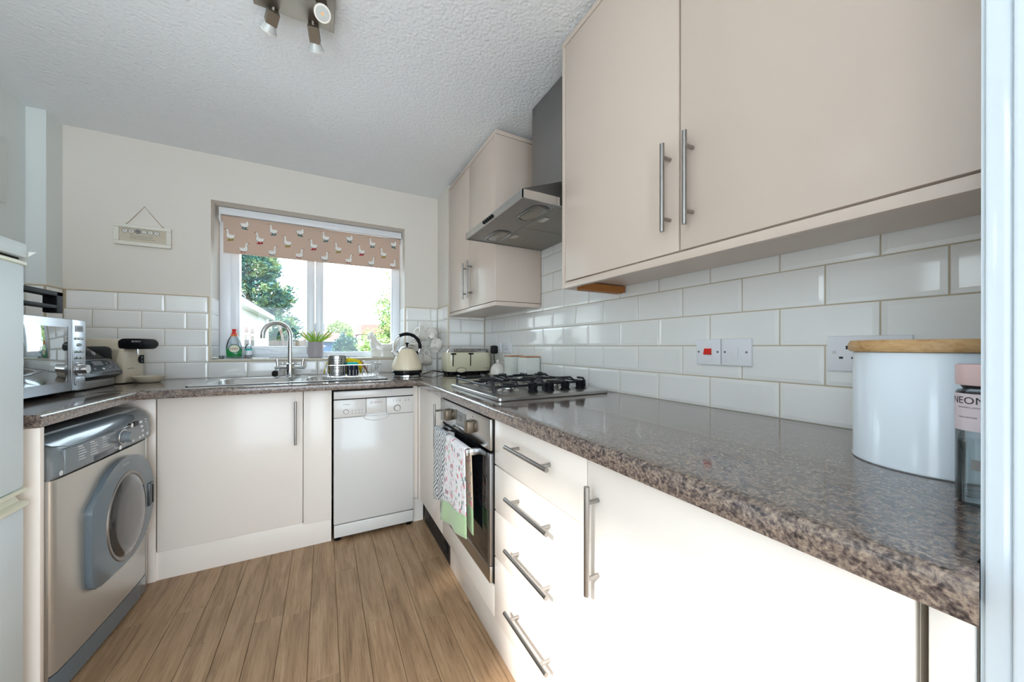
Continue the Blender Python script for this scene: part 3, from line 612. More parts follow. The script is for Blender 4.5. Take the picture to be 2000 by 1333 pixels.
for y in (-1.60, -1.26):
    o = part('lamp_cover', MB().prism(rrect(-0.385, -0.315, y-0.075, y+0.075, 0.03, 5), 'z', HZ-0.001, HZ+0.003, 0.001), 'hood_lens', t)
    part('lamp_rim', MB().tube([(p[0], p[1], HZ+0.001) for p in rrect(-0.392, -0.308, y-0.083, y+0.083, 0.034, 5)], 0.002, 6, closed=True), 'steel_dark', o)
for i in range(5): part('button', MB().cyl((HX-0.006, -1.37-0.022*i, HZ+0.016), (HX+0.002, -1.37-0.022*i, HZ+0.016), 0.0075, n=12), 'black_plastic', t, 'round dark push button')

# ================================================================== FRIDGE FREEZER, WASHING MACHINE
t = thing('fridge_freezer', 'tall white fridge freezer at the left edge with cream grip between doors', 'fridge', (-2.16, -1.63, 0))
FX, Y0, Y1 = -1.87, -1.905, -1.353
part('body', MB().box(-2.44, FX-0.062, Y0+0.004, Y1-0.004, 0.02, 1.35, 0.004), 'fridge_white', t)
part('top_cap', MB().box(-2.44, FX+0.004, Y0, Y1+0.001, 1.356, 1.397, 0.006), 'fridge_white', t)
part('gap', MB().box(-2.3, FX-0.01, Y0+0.006, Y1-0.006, 1.346, 1.357), 'dark_gap', t)
d = part('door', MB().box(FX-0.058, FX, Y0, Y1, 0.712, 1.345, 0.009), 'fridge_white', t)
part('edge_strip', MB().box(FX-0.05, FX+0.003, Y0, Y1+0.001, 1.335, 1.347, 0.003), 'fridge_cream', d, 'thin cream strip')
part('grip', MB().prism([(FX-0.05, 0.662), (FX-0.05, 0.712), (FX+0.004, 0.712), (FX+0.004, 0.703), (FX-0.02, 0.692), (FX-0.012, 0.676), (FX+0.006, 0.672), (FX+0.006, 0.662)], 'y', Y0, Y1+0.001), 'fridge_cream', d, 'cream grip channel')
part('door', MB().box(FX-0.058, FX, Y0, Y1, 0.06, 0.660, 0.009), 'fridge_white', t)
part('foot', MB().box(-2.40, FX-0.08, Y0+0.02, Y1-0.02, 0.0, 0.055), 'black_plastic', t)
pp = MB(); pp.grid([[(-1.905+0.0015*i, -1.3475+0.010*(i/4)**2, 1.335+0.05*j) for i in range(5)] for j in range(2)])
pp = MB().prism([(-1.93, 1.30), (-1.852, 1.376), (-1.93, 1.376)], 'y', -1.349, -1.3482)
solo('paper_sheet', pp, 'paper', 'corner of a white paper sheet behind the fridge top', 'paper')

t = thing('washing_machine', 'silver front-loading washing machine with blue-grey control panel', 'washing machine', (-1.8555, -0.96, 0), math.radians(-3.26), local=True)
def wl_(b): return b
part('body', MB().box(-0.55, -0.035, -0.292, 0.292, 0.02, 0.835, 0.006), 'wm_panel', t)
for y in (-0.297, 0.285): part('side_trim', MB().box(-0.08, -0.004, y, y+0.012, 0.02, 0.76, 0.003), 'wm_silver', t)
b = MB(); pf = [(-0.04, -0.284), (-0.012, -0.284), (-0.003, -0.276), (0.002, -0.262), (0.006, -0.18), (0.008, 0), (0.006, 0.18), (0.002, 0.262), (-0.003, 0.276), (-0.012, 0.284), (-0.04, 0.284)]
b.prism(pf, 'z', 0.085, 0.690); part('front_panel', b, 'wm_silver', t, ang=50)
b = MB(); b.prism([(p[0]+0.001, p[1]*1.01) for p in pf], 'z', 0.012, 0.082); part('kick_plate', b, 'wm_blue', t, 'blue-grey kick plate', ang=50)
# control console
def cons(y, k):
    e = 1-0.10*abs(y/0.297)**6
    return [(-0.30, y, 0.695), (0.004*k, y, 0.695), (0.016*k, y, 0.704), (0.017*k, y, 0.752), (0.008*k, y, 0.790*1), (-0.012, y, 0.812), (-0.045, y, 0.828), (-0.10, y, 0.838), (-0.30, y, 0.842)]
b = MB(); b.loft([cons(y, k) for y, k in ((-0.298, -0.2), (-0.29, 0.5), (-0.27, 1), (0, 1), (0.27, 1), (0.29, 0.5), (0.298, -0.2))])
cpn = part('control_panel', b, 'wm_panel', t, 'glossy blue-grey control console', ang=40)
b = MB(); b.loft([[(0.006-0.058*(1-math.cos(a))*0.5, 0.235*s_*1.0+(-0.04), 0.797+0.030*math.sin(a)) for a in (0.0, 0.5, 1.0, 1.5)] for s_ in (-0.9, -0.5, 0, 0.5, 0.8)], closed=False)
b = MB(); prf = [(0.0105, 0.786), (0.004, 0.800), (-0.010, 0.8135), (-0.028, 0.8225), (-0.048, 0.831)]
b.grid([[(p[0]+0.0015, -0.06+0.25*s_*math.sqrt(max(0.02, 1-(j/2-1)**2*0.55)), p[1]+0.001) for s_ in (-1, -0.6, -0.2, 0.2, 0.6, 0.9, 1)] for j, p in enumerate(prf)])
part('highlight_panel', b, 'wm_blue', cpn, 'shiny blue-grey inset', ang=60)
dw = part('detergent_drawer', MB().box(0.004, 0.0195, -0.262, 0.005, 0.702, 0.783, 0.003), 'wm_panel', t)
part('grip_slot', MB().box(0.0185, 0.0203, -0.125, -0.008, 0.705, 0.724, 0.0008), 'wm_blue_dark', dw, 'dark grip slot')
b = MB()
for c, y in enumerate((-0.205, -0.145, -0.08)):
    b.box(0.0195, 0.0199, y, y+0.022, 0.7735-0.0, 0.7765)
    for r in range(5 if c < 2 else 4):
        z = 0.767-0.009*r; b.box(0.0195, 0.0199, y+0.004, y+0.007, z-0.0015, z+0.0015); b.box(0.0195, 0.0199, y+0.010, y+0.030+0.006*((r+c) % 3), z-0.001, z+0.001)
part('programme_print', b, 'print_white', dw, 'pale programme list', smooth=False, kind='stuff')
part('badge', MB().cyl((0.0165, -0.275, 0.712), (0.0172, -0.275, 0.712), 0.008, n=16), 'print_white', t, 'round pale badge')
kn = part('knob', MB().cyl((0.012, 0.052, 0.748), (0.020, 0.052, 0.748), 0.030, n=28).cyl((0.020, 0.052, 0.748), (0.046, 0.052, 0.748), 0.022, 0.019, 24), 'wm_panel', t, 'large programme knob')
part('knob_ring', MB().tube([(0.0205, 0.052+0.029*math.cos(a), 0.748+0.029*math.sin(a)) for a in [2*PI*i/28 for i in range(28)]], 0.0018, 6, closed=True), 'chrome', kn)
for y, z in ((0.03, 0.712), (0.118, 0.722), (0.112, 0.782)): part('button', MB().cyl((0.008, y, z), (0.021, y, z), 0.009, n=16), 'chrome', t, 'small chrome button')
part('display', MB().box(0.008, 0.0165, 0.142, 0.175, 0.772, 0.79, 0.0005), 'print_dark', t, 'dark display')
for y, z in ((0.19, 0.782), (0.196, 0.762), (0.202, 0.742), (0.205, 0.720), (0.18, 0.718), (0.24, 0.722)): part('button', MB().box(0.010, 0.0195, y-0.006, y+0.006, z-0.005, z+0.005, 0.001), 'print_white', t, 'pale square button')
b = MB()
for i in range(6): b.cyl((0.012, 0.232+0.002*i, 0.786-0.011*i), (0.0185, 0.232+0.002*i, 0.786-0.011*i), 0.002, n=8)
part('indicator_lights', b, 'print_white', t, kind='stuff')
# door
cy_, cz_, R_ = 0.070, 0.455, 0.212
ol = arc(cy_, cz_, R_, -100, 128, 34)+[(-0.147, 0.540), (-0.1475, 0.52), (-0.1475, 0.30), (-0.142, 0.270), (-0.122, 0.250), (-0.09, 0.2425), (-0.03, 0.2425)]
b = MB(); b.prism(ol, 'x', 0.004, 0.026, 0.005); dd = part('door', b, 'wm_blue', t, 'blue-grey porthole door surround', ang=40)
gl = [(cy_+0.127*math.cos(2*PI*i/40), 0.432+0.160*math.sin(2*PI*i/40)) for i in range(40)]
sc = lambda k: [(cy_+(p[0]-cy_)*k, 0.432+(p[1]-0.432)*k) for p in gl]
b = MB(); b.loft([[(x, *p) for p in sc(k)] for k, x in ((1.10, 0.0255), (1.08, 0.029), (1.02, 0.029), (0.98, 0.024))], False, False); part('chrome_ring', b, 'steel_dark', dd, 'silver ring around the glass')
b = MB(); b.loft([[(x, *p) for p in sc(k)] for k, x in ((1.0, 0.025), (0.93, 0.034), (0.75, 0.040), (0.4, 0.043), (0.05, 0.044))], False, True); part('glass', b, 'drum_glass', dd, 'dark bulging porthole glass', ang=60)
part('handle', MB().box(0.020, 0.033, 0.224, 0.266, 0.398, 0.502, 0.006), 'wm_blue_dark', dd)
part('handle_slot', MB().box(0.0325, 0.0338, 0.243, 0.252, 0.41, 0.49), 'dark_gap', dd)
b = MB(); b.text('Hotpoint', 0.013, lambda x, y: (0.0265, 0.055+x*0.98+y*0.0, 0.640+y+x*0.08)); part('lettering', b, 'print_white', dd, smooth=False)
for y in (-0.25, 0.25): part('foot', MB().lathe([(0.02, 0), (0.02, 0.013)], -0.06, y, 12), 'rubber', t)

# ================================================================== LEFT WORKTOP APPLIANCES
t = thing('microwave', 'silver microwave oven with mirrored door window beside the fridge', 'microwave', (-2.24, -0.88, WT))
MX, MY0, MY1, MZ0, MZ1 = -2.047, -1.125, -0.638, 0.925, 1.220
part('body', MB().box(-2.43, MX-0.025, MY0+0.004, MY1-0.004, MZ0, MZ1-0.002, 0.004), 'mw_silver', t)
for y in (MY0+0.05, MY1-0.05):
    for x in (-2.39, -2.12): part('foot', MB().lathe([(0.014, WT), (0.014, MZ0+0.002)], x, y, 12), 'rubber', t)
d = part('door', MB().box(MX-0.026, MX, MY0, -0.737, MZ0, MZ1, 0.005), 'mw_silver', t)
part('window', MB().box(MX-0.002, MX+0.0015, MY0+0.03, -0.768, MZ0+0.040, MZ1-0.034, 0.001), 'mirror_glass', d, 'mirrored door window')
part('window_edge', MB().box(MX-0.001, MX+0.0008, -0.7675, -0.763, MZ0+0.038, MZ1-0.032), 'black_plastic', d)
cpn = part('control_panel', MB().box(MX-0.026, MX, -0.735, MY1, MZ0, MZ1, 0.005), 'mw_silver', t)
part('display', MB().box(MX-0.001, MX+0.0012, -0.715, -0.662, 1.170, 1.196), 'display', cpn, 'small lcd display')
b = MB(); b.text('4:31', 0.018, lambda x, y: (MX+0.0016, -0.688+x, 1.183+y)); part('digits', b, 'print_dark', cpn, smooth=False)
for z, ys in ((1.142, (-0.713, -0.689, -0.666)), (1.086, (-0.713, -0.689, -0.666)), (1.060, (-0.713, -0.689, -0.666))):
    for y in ys: part('button', MB().cyl((MX-0.001, y, z), (MX+0.004, y, z), 0.0065, 0.005, 12), 'chrome', cpn, 'round silver button')
part('button', MB().loft([[(x, -0.69+0.016*k*math.cos(2*PI*i/16), 1.115+0.008*k*math.sin(2*PI*i/16)) for i in range(16)] for x, k in ((MX, 1), (MX+0.004, 0.8))]), 'chrome', cpn)
part('knob', MB().cyl((MX-0.001, -0.694, 1.012), (MX+0.006, -0.694, 1.012), 0.028, n=24).cyl((MX+0.006, -0.694, 1.012), (MX+0.030, -0.694, 1.012), 0.020, 0.018, 24), 'chrome', cpn, 'steel timer knob')
part('door_button', MB().box(MX-0.001, MX+0.004, -0.718, -0.655, 0.945, 0.980, 0.004), 'mw_silver', cpn)
t = thing('contact_grill', 'black contact grill with open loop handle on top of the microwave', 'grill', (-2.24, -1.02, 1.22))
part('body', MB().box(-2.40, -2.13, -1.12, -0.955, 1.222, 1.265, 0.01).box(-2.40, -2.13, -1.12, -0.955, 1.27, 1.315, 0.012), 'black_plastic', t)
part('handle', MB().box(-2.125, -2.085, -0.96, -0.705, 1.312, 1.331, 0.003).box(-2.125, -2.085, -0.745, -0.705, 1.245, 1.331, 0.003).box(-2.125, -2.085, -0.96, -0.735, 1.262, 1.276, 0.003).box(-2.14, -2.085, -0.975, -0.945, 1.262, 1.331, 0.003), 'black_plastic', t)
solo('service_panel', MB().box(-2.469, -2.452, -0.62, -0.285, 1.78, 2.09, 0.002), 'wall_paint_cool', 'edge of a flat pale panel fixed high on the left wall', 'panel')
# printer
t = thing('printer', 'black all-in-one printer with tilted control panel between microwave and coffee machine', 'printer', (-2.26, -0.43, WT))
part('base', MB().box(-2.42, -2.085, -0.625, -0.300, WT+0.004, 0.950, 0.004), 'printer_silver', t, 'grey paper tray base')
part('body', MB().prism([(-2.42, 0.951), (-2.08, 0.951), (-2.055, 0.970), (-2.058, 0.983), (-2.10, 1.048), (-2.42, 1.048)], 'y', -0.625, -0.292, 0.008), 'printer_black', t)
b = MB(); N = 10
b.loft([[(x, y, z) for x, z in ((-2.42, 1.049), (-2.104, 1.049), (-2.110-0.02*k, 1.049+0.45*h), (-2.132-0.03*k, 1.049+0.82*h), (-2.18-0.02*k, 1.049+h), (-2.42, 1.049+h))] for y, h, k in ((-0.625, 0.098, 0), (-0.52, 0.094, 0), (-0.45, 0.080, 0.1), (-0.39, 0.060, 0.3), (-0.335, 0.030, 0.6), (-0.302, 0.006, 1))])
part('lid', b, 'printer_black', t, ang=50)
# control panel on the slope from (-2.075,.985) to (-2.15,1.052)
nx, nz = 0.84, 0.543
sl = lambda s_, y, e: (-2.0580-0.042*s_+nx*e, y, 0.983+0.065*s_+nz*e)
cpn = part('control_panel', MB().loft([[sl(*p, e) for p in ((0.05, -0.56), (0.05, -0.305), (0.75, -0.305), (0.92, -0.330), (0.92, -0.60), (0.3, -0.60))] for e in (0.0005, 0.003)]), 'wm_blue_dark', t)
part('panel_border', MB().tube([sl(*p, 0.003) for p in ((0.05, -0.56), (0.05, -0.305), (0.75, -0.305), (0.92, -0.330), (0.92, -0.60), (0.3, -0.60))], 0.0018, 6, closed=True), 'printer_silver', cpn)
part('screen', MB().loft([[sl(*p, e) for p in ((0.52, -0.50), (0.52, -0.42), (0.82, -0.42), (0.82, -0.50))] for e in (0.003, 0.0045)]), 'print_grey', cpn)
for s_, y in ((0.3, -0.39), (0.3, -0.345), (0.6, -0.39), (0.6, -0.35), (0.25, -0.45), (0.3, -0.52), (0.55, -0.55)): part('button', MB().loft([[sl(s_+0.07*math.cos(a), y+0.009*math.sin(a), e) for a in [2*PI*i/10 for i in range(10)]] for e in (0.003, 0.0048)]), 'print_white' if s_ == 0.25 else 'print_grey', cpn)
b = MB(); b.text('hp', 0.03, lambda x, y: sl(0, 0, 0) and (-2.1085-y*0.25, -0.43+x, 1.078+y*0.9)); part('logo', b, 'print_white', t, smooth=False)
# coffee machine turned a little towards the camera; local x points out of its front
t = thing('coffee_machine', 'cream pod coffee machine with black brewing head in the left corner', 'coffee machine', (-2.0525, -0.185, WT), math.radians(-11.2), local=True)
bz = lambda z: z-WT
part('body', MB().prism([(-0.205, 0.004), (-0.03, 0.004), (-0.03, 0.19), (-0.02, 0.222), (-0.05, 0.240), (-0.13, 0.243), (-0.18, 0.236), (-0.203, 0.215)], 'y', -0.078, 0.078, 0.016), 'appliance_cream', t)
part('column', MB().box(-0.06, 0.0, -0.078, 0.078, 0.004, 0.188, 0.006), 'appliance_cream', t)
part('water_tank', MB().prism(rrect(-0.165, -0.045, 0.035, 0.200, 0.025), 'y', -0.084, -0.077, 0.002), 'drum_glass', t, 'smoky water tank')
part('head', MB().prism(arc(-0.005, 0.213, 0.029, 90, 270, 8)+arc(0.052, 0.213, 0.029, -75, 90, 8), 'y', -0.072, 0.062, 0.012), 'black_plastic', t, 'black brewing head')
b = MB(); b.text('BOSCH', 0.012, lambda x, y: (0.052+x, -0.0728, 0.226+y)); part('lettering', b, 'print_white', t, smooth=False)
part('nozzle', MB().cyl((0.022, -0.01, 0.186), (0.024, -0.01, 0.156), 0.009, 0.006, 12), 'chrome', t, 'silver spout nozzle')
bp_ = part('button_panel', MB().prism([(p[0], p[1]) for p in arc(0.056, 0.128, 0.024, 90, 270, 10)]+[(0.074, 0.104), (0.074, 0.152)], 'x', -0.001, 0.0025), 'black_plastic', t, 'half-round black button panel')
for z in (0.117, 0.139): part('button', MB().cyl((0.002, 0.056, z), (0.004, 0.056, z), 0.008, n=14), 'wm_blue_dark', bp_)
part('drip_slot', MB().tube([(0.001, -0.045, 0.078), (0.001, -0.02, 0.081), (0.001, 0.0, 0.080)], 0.0022, 6), 'mid_grey', t)
part('drip_tray', MB().lathe([(0.045, 0.001), (0.054, 0.006), (0.068, 0.028), (0.070, 0.036), (0.064, 0.035), (0.054, 0.018), (0.0, 0.016)], 0.068, 0.0, 28, 0.92, 1.02, True, False), 'appliance_cream', t, 'cream cup tray')

# ================================================================== SINK AREA
SX0, SX1, SY0, SY1, SZ = -1.73, -0.785, -0.588, -0.088, WT+0.0035
t = thing('sink', 'inset stainless steel sink with two bowls and drainer under the window', 'sink', (-1.26, -0.34, WT))
rr = lambda x0, x1, y0, y1, r, z: [(p[0], p[1], z) for p in rrect(x0, x1, y0, y1, r, 5)]
def bowl(x0, x1, cell, y0, y1, depth, r):
    b = MB(); b.loft([rr(cell[0], cell[1], SY0, SY1, 0.0005, SZ), rr(x0-0.004, x1+0.004, y0-0.004, y1+0.004, r, SZ), rr(x0, x1, y0, y1, r, SZ-0.004), rr(x0+0.008, x1-0.008, y0+0.008, y1-0.008, r, SZ-depth*0.85), rr(x0+0.03, x1-0.03, y0+0.03, y1-0.03, r*0.8, SZ-depth)], False, True)
    return b
part('main_bowl', bowl(-1.675, -1.285, (SX0, -1.25), -0.555, -0.165, 0.16, 0.07), 'steel_y', t, ang=50)
part('half_bowl', bowl(-1.225, -1.10, (-1.25, -1.035), -0.545, -0.20, 0.09, 0.06), 'steel_y', t, ang=50)
dn = part('drainer', bowl(-1.00, -0.815, (-1.035, SX1), -0.55, -0.13, 0.008, 0.03), 'steel_y', t, ang=50)
for i in range(8): part('ridge', MB().tube([(-0.985+i*0.0225, -0.52, SZ-0.0075), (-0.985+i*0.0225, -0.16, SZ-0.006)], 0.0025, 6), 'steel_y', dn)
part('rim', MB().tube([(p[0], p[1], SZ-0.001) for p in rrect(SX0-0.001, SX1+0.001, SY0-0.001, SY1+0.001, 0.012, 4)], 0.0028, 6, closed=True), 'chrome', t)
part('waste', MB().lathe([(0.04, SZ-0.159), (0.04, SZ-0.155), (0.02, SZ-0.157)], -1.48, -0.36, 20), 'chrome', t)
t = thing('mixer_tap', 'chrome swan-neck mixer tap with two lever handles behind the sink', 'tap', (-1.328, -0.118, SZ))
TX, TY = -1.328, -0.118
part('column', MB().lathe([(0.030, SZ), (0.030, SZ+0.004), (0.0235, SZ+0.008), (0.0235, 0.995), (0.015, 1.0)], TX, TY, 24), 'chrome', t)
tip = Vector((-1.468, -0.195)); ba = Vector((TX, TY)); pts = [(TX, TY, 0.99), (TX, TY, 1.08), (TX, TY, 1.175)]
dv = tip-ba; rad = dv.length/2
for a in range(0, 181, 15): c = ba+dv*(0.5-0.5*math.cos(math.radians(a))); pts.append((c.x, c.y, 1.180+rad*math.sin(math.radians(a))))
pts.append((tip.x, tip.y, 1.160)); part('spout', MB().tube(pts, 0.0138, 16), 'chrome', t, ang=60)
part('crossbar', MB().cyl((TX-0.072, TY+0.02, 0.970), (TX+0.072, TY-0.02, 0.970), 0.012, n=16), 'chrome', t)
for s_ in (-1, 1): part('lever', MB().cyl((TX+0.07*s_, TY-0.0195*s_, 0.970), (TX+0.075*s_, TY-0.0195*s_, 1.026), 0.0095, 0.008, 14).cyl((TX+0.058*s_, TY-0.016*s_, 0.970), (TX+0.084*s_, TY-0.0233*s_, 0.970), 0.014, n=16), 'chrome', t)
t = thing('sink_plug', 'black rubber plug on a bead chain hanging by the tap', 'plug', (-1.40, -0.15, SZ))
part('plug', MB().cyl((-1.405, -0.165, 0.935), (-1.411, -0.172, 0.936), 0.022, 0.019, 20), 'rubber', t)
part('chain', MB().tube([(-1.405, -0.160, 0.953), (-1.39, -0.14, 0.96), (-1.375, -0.128, 0.955), (-1.355, -0.122, 0.930)], 0.0012, 5), 'chrome', t)
# dish rack
t = thing('dish_rack', 'wire dish rack standing on the sink drainer', 'dish rack', (-0.95, -0.32, SZ))
RX0, RX1, RY0, RY1, RZ0, RZ1 = -1.115, -0.815, -0.455, -0.175, 0.9215, 0.995
part('top_rail', MB().tube([(p[0], p[1], RZ1) for p in rrect(RX0-0.012, RX1+0.012, RY0-0.012, RY1+0.012, 0.03, 4)], 0.003, 8, closed=True), 'chrome', t)
part('bottom_rail', MB().tube([(p[0], p[1], RZ0) for p in rrect(RX0+0.006, RX1-0.006, RY0+0.006, RY1-0.006, 0.02, 4)], 0.0024, 8, closed=True), 'chrome', t)
for i in range(11):
    x = RX0+0.02+i*(RX1-RX0-0.04)/10
    part('wire', MB().tube([(x, RY0-0.010, RZ1), (x, RY0+0.004, RZ0+0.008), (x, RY0+0.012, RZ0), (x, RY1-0.012, RZ0), (x, RY1-0.004, RZ0+0.008), (x, RY1+0.010, RZ1)], 0.0014, 6), 'chrome', t)
for i in range(6):
    y = RY0+0.03+i*(RY1-RY0-0.06)/5
    part('wire', MB().tube([(RX0-0.010, y, RZ1), (RX0+0.004, y, RZ0+0.008), (RX0+0.012, y, RZ0), (RX1-0.012, y, RZ0), (RX1-0.004, y, RZ0+0.008), (RX1+0.010, y, RZ1)], 0.0014, 6), 'chrome', t)
for x in (RX0+0.02, RX1-0.055):
    for y in (RY0+0.03, RY1-0.03): part('foot', MB().cyl((x, y, SZ-0.0068 if x > -1 else SZ+0.0003), (x, y, RZ0), 0.0035, n=8), 'chrome', t)
for i in range(9):
    x = -0.985+i*0.018; part('plate_prong', MB().tube([(x, -0.43, RZ0), (x, -0.425, 0.96), (x, -0.415, RZ0)], 0.0013, 5), 'chrome', t)
t = thing('cutlery_drainer', 'perforated stainless steel cutlery pot in the dish rack', 'cutlery pot', (-1.056, -0.36, RZ0+0.002))
b = MB(); b.lathe([(0.048, RZ0+0.003), (0.050, RZ0+0.004), (0.0535, 1.050), (0.052, 1.052), (0.0505, 1.050), (0.048, 0.93), (0.0, 0.93)], -1.056, -0.36, 36, cap1=False); part('body', b, 'steel', t)
b = MB()
for r in range(7):
    for k in range(22):
        if k % 5 == 4 or r == 5: continue
        a = 2*PI*k/22; z = 1.028-0.0145*r; R2 = 0.0500+0.0034*(z-0.925)/0.125+0.0003; c = Vector((-1.056+R2*math.cos(a), -0.36+R2*math.sin(a), z)); n = Vector((math.cos(a), math.sin(a), 0)); tt = Vector((-math.sin(a), math.cos(a), 0))
        b.poly([c+tt*0.0032*math.cos(q)+Vector((0, 0, 0.0032*math.sin(q)))+n*0.0004 for q in [2*PI*i/8 for i in range(8)]])
part('perforations', b, 'black_plastic', t, kind='stuff', smooth=False)
t = thing('sponge', 'teal and navy washing-up sponge beside the cutlery pot', 'sponge', (-0.967, -0.37, RZ0+0.002))
part('scourer', MB().box(-1.000, -0.936, -0.405, -0.345, 0.925, 0.985, 0.008), 'navy_sponge', t); part('foam', MB().box(-1.002, -0.934, -0.407, -0.343, 0.9855, 1.008, 0.009), 'teal_sponge', t)
b = MB(); rows = []
for i in range(9):
    s_ = i/8; rows.append([(-1.0+0.095*s_, -0.325+0.012*j+0.006*math.sin(5*s_+j), 0.93+(0.105-0.02*s_*s_)*(math.sin(PI*min(1, 0.12+j/4*0.88)))) for j in range(6)])
o = solo('cleaning_cloth', b.grid(rows), 'yellow_cloth', 'yellow cleaning cloth draped behind the teal sponge', 'cloth'); mo = o.modifiers.new('thickness', 'SOLIDIFY'); mo.thickness = 0.003
b = MB(); b.grid([[(-1.118-0.004*j+0.004*math.sin(i), -0.375+0.02*i, 0.99-0.018*j+0.02) for i in range(4)] for j in range(5)])
o = solo('cleaning_cloth', b, 'yellow_cloth', 'strip of yellow cloth over the left end of the dish rack', 'cloth'); mo = o.modifiers.new('thickness', 'SOLIDIFY'); mo.thickness = 0.003
t = thing('dish_brush', 'wooden dish brush with pale bristles leaning in the dish rack', 'brush', (-0.88, -0.33, RZ0))
part('handle', MB().tube([(-0.865, -0.32, 0.928), (-0.885, -0.315, 0.965), (-0.905, -0.31, 0.995), (-0.918, -0.305, 1.012)], [0.005, 0.007, 0.010, 0.012], 8, flat=0.6), 'brush_wood', t)
part('bristles', MB().tube([(-0.855, -0.325, 0.935), (-0.87, -0.32, 0.972), (-0.89, -0.315, 1.003), (-0.904, -0.31, 1.015)], [0.006, 0.010, 0.010, 0.006], 8), 'ceramic', t, 'pale bristles')

# ================================================================== KETTLE, MUG TREE
KX, KY = -0.642, -0.47
t = thing('kettle', 'cream pyramid kettle with black grip handle on its steel base', 'kettle', (KX, KY, WT))
part('power_base', MB().lathe([(0.088, WT), (0.092, WT+0.003), (0.092, WT+0.016), (0.086, WT+0.018)], KX, KY, 36), 'chrome', t, 'steel power base')
part('base_ring', MB().lathe([(0.086, 0.928), (0.096, 0.935), (0.0985, 0.952), (0.096, 0.955)], KX, KY, 36), 'black_gloss', t, 'black base ring')
part('body', MB().lathe([(0.098, 0.9555), (0.101, 0.962), (0.100, 0.972), (0.088, 1.012), (0.068, 1.058), (0.050, 1.088), (0.046, 1.094)], KX, KY, 40), 'kettle_cream', t)
ld = part('lid', MB().lathe([(0.046, 1.0945), (0.045, 1.098), (0.036, 1.106), (0.020, 1.111), (0.004, 1.112)], KX, KY, 30), 'chrome', t, 'steel lid')
part('lid_knob', MB().lathe([(0.006, 1.111), (0.005, 1.120), (0.012, 1.130), (0.012, 1.134), (0.004, 1.137)], KX, KY, 16), 'black_plastic', ld, 'black lid knob')
part('spout', MB().loft([[(KX-0.062+a, KY-w, z) for a, w, z in ((0, 0.026, 1.03), (0, -0.026, 1.03), (0.014, -0.02, 1.062), (0.014, 0.02, 1.062))], [(KX-0.100+a, KY-w, z) for a, w, z in ((0, 0.010, 1.076), (0, -0.010, 1.076), (0.012, -0.008, 1.087), (0.012, 0.008, 1.087))]]), 'steel', t, 'pointed steel spout', smooth=False)
hp_ = [(KX+0.088*math.cos(math.radians(a))-0.002, KY, 1.108+0.085*math.sin(math.radians(a))) for a in range(-28, 209, 10)]
part('handle_wire', MB().tube(hp_, 0.0042, 8), 'chrome', t, ang=60)
n_ = [i for i in range(len(hp_)) if -28+10*i <= 122 and -28+10*i >= -8]
part('grip', MB().tube([hp_[i] for i in n_], [0.0105 if i % 3 else 0.0118 for i in n_], 12), 'black_plastic', t, 'black moulded grip', ang=60)
for s_ in (-1, 1): part('bracket', MB().box(KX+0.058*s_-0.012, KX+0.058*s_+0.014, KY-0.008, KY+0.008, 1.050, 1.078, 0.003), 'black_plastic', t)
solo('kettle_cable', MB().tube([(-0.552, -0.44, WT+0.006), (-0.52, -0.40, WT+0.006), (-0.47, -0.36, WT+0.018), (-0.43, -0.34, WT+0.026), (-0.385, -0.325, WT+0.016), (-0.33, -0.318, WT+0.005), (-0.25, -0.303, WT+0.005)], 0.0032, 8), 'rubber', 'black kettle cable looping behind the kettle towards the toaster', 'cable')
MTX, MTY = -0.437, -0.135
t = thing('mug_tree', 'white wire mug tree behind the kettle', 'mug tree', (MTX, MTY, WT))
part('base', MB().tube([(MTX+0.062*math.cos(a), MTY+0.062*math.sin(a), WT+0.004) for a in [2*PI*i/28 for i in range(28)]], 0.0035, 8, closed=True).cyl((MTX-0.062, MTY, WT+0.004), (MTX+0.062, MTY, WT+0.004), 0.003, n=8), 'ceramic', t)
part('pole', MB().cyl((MTX, MTY, WT+0.004), (MTX, MTY, 1.29), 0.0035, n=10).tube([(MTX-0.012, MTY, 1.315), (MTX-0.02, MTY, 1.305), (MTX-0.006, MTY, 1.29), (MTX, MTY, 1.285)], 0.0025, 6), 'ceramic', t)
def arm(dx, dy, z):
    part('arm', MB().tube([(MTX, MTY, z-0.02), (MTX+dx*0.6, MTY+dy*0.6, z-0.005), (MTX+dx, MTY+dy, z+0.004), (MTX+dx*1.08, MTY+dy*1.08, z+0.016)], 0.0026, 6), 'ceramic', t)
for a in ((-0.045, -0.035, 1.268), (0.035, -0.02, 1.272), (0.075, -0.045, 1.178), (-0.01, -0.05, 1.078), (-0.05, 0.02, 1.17)): arm(*a)
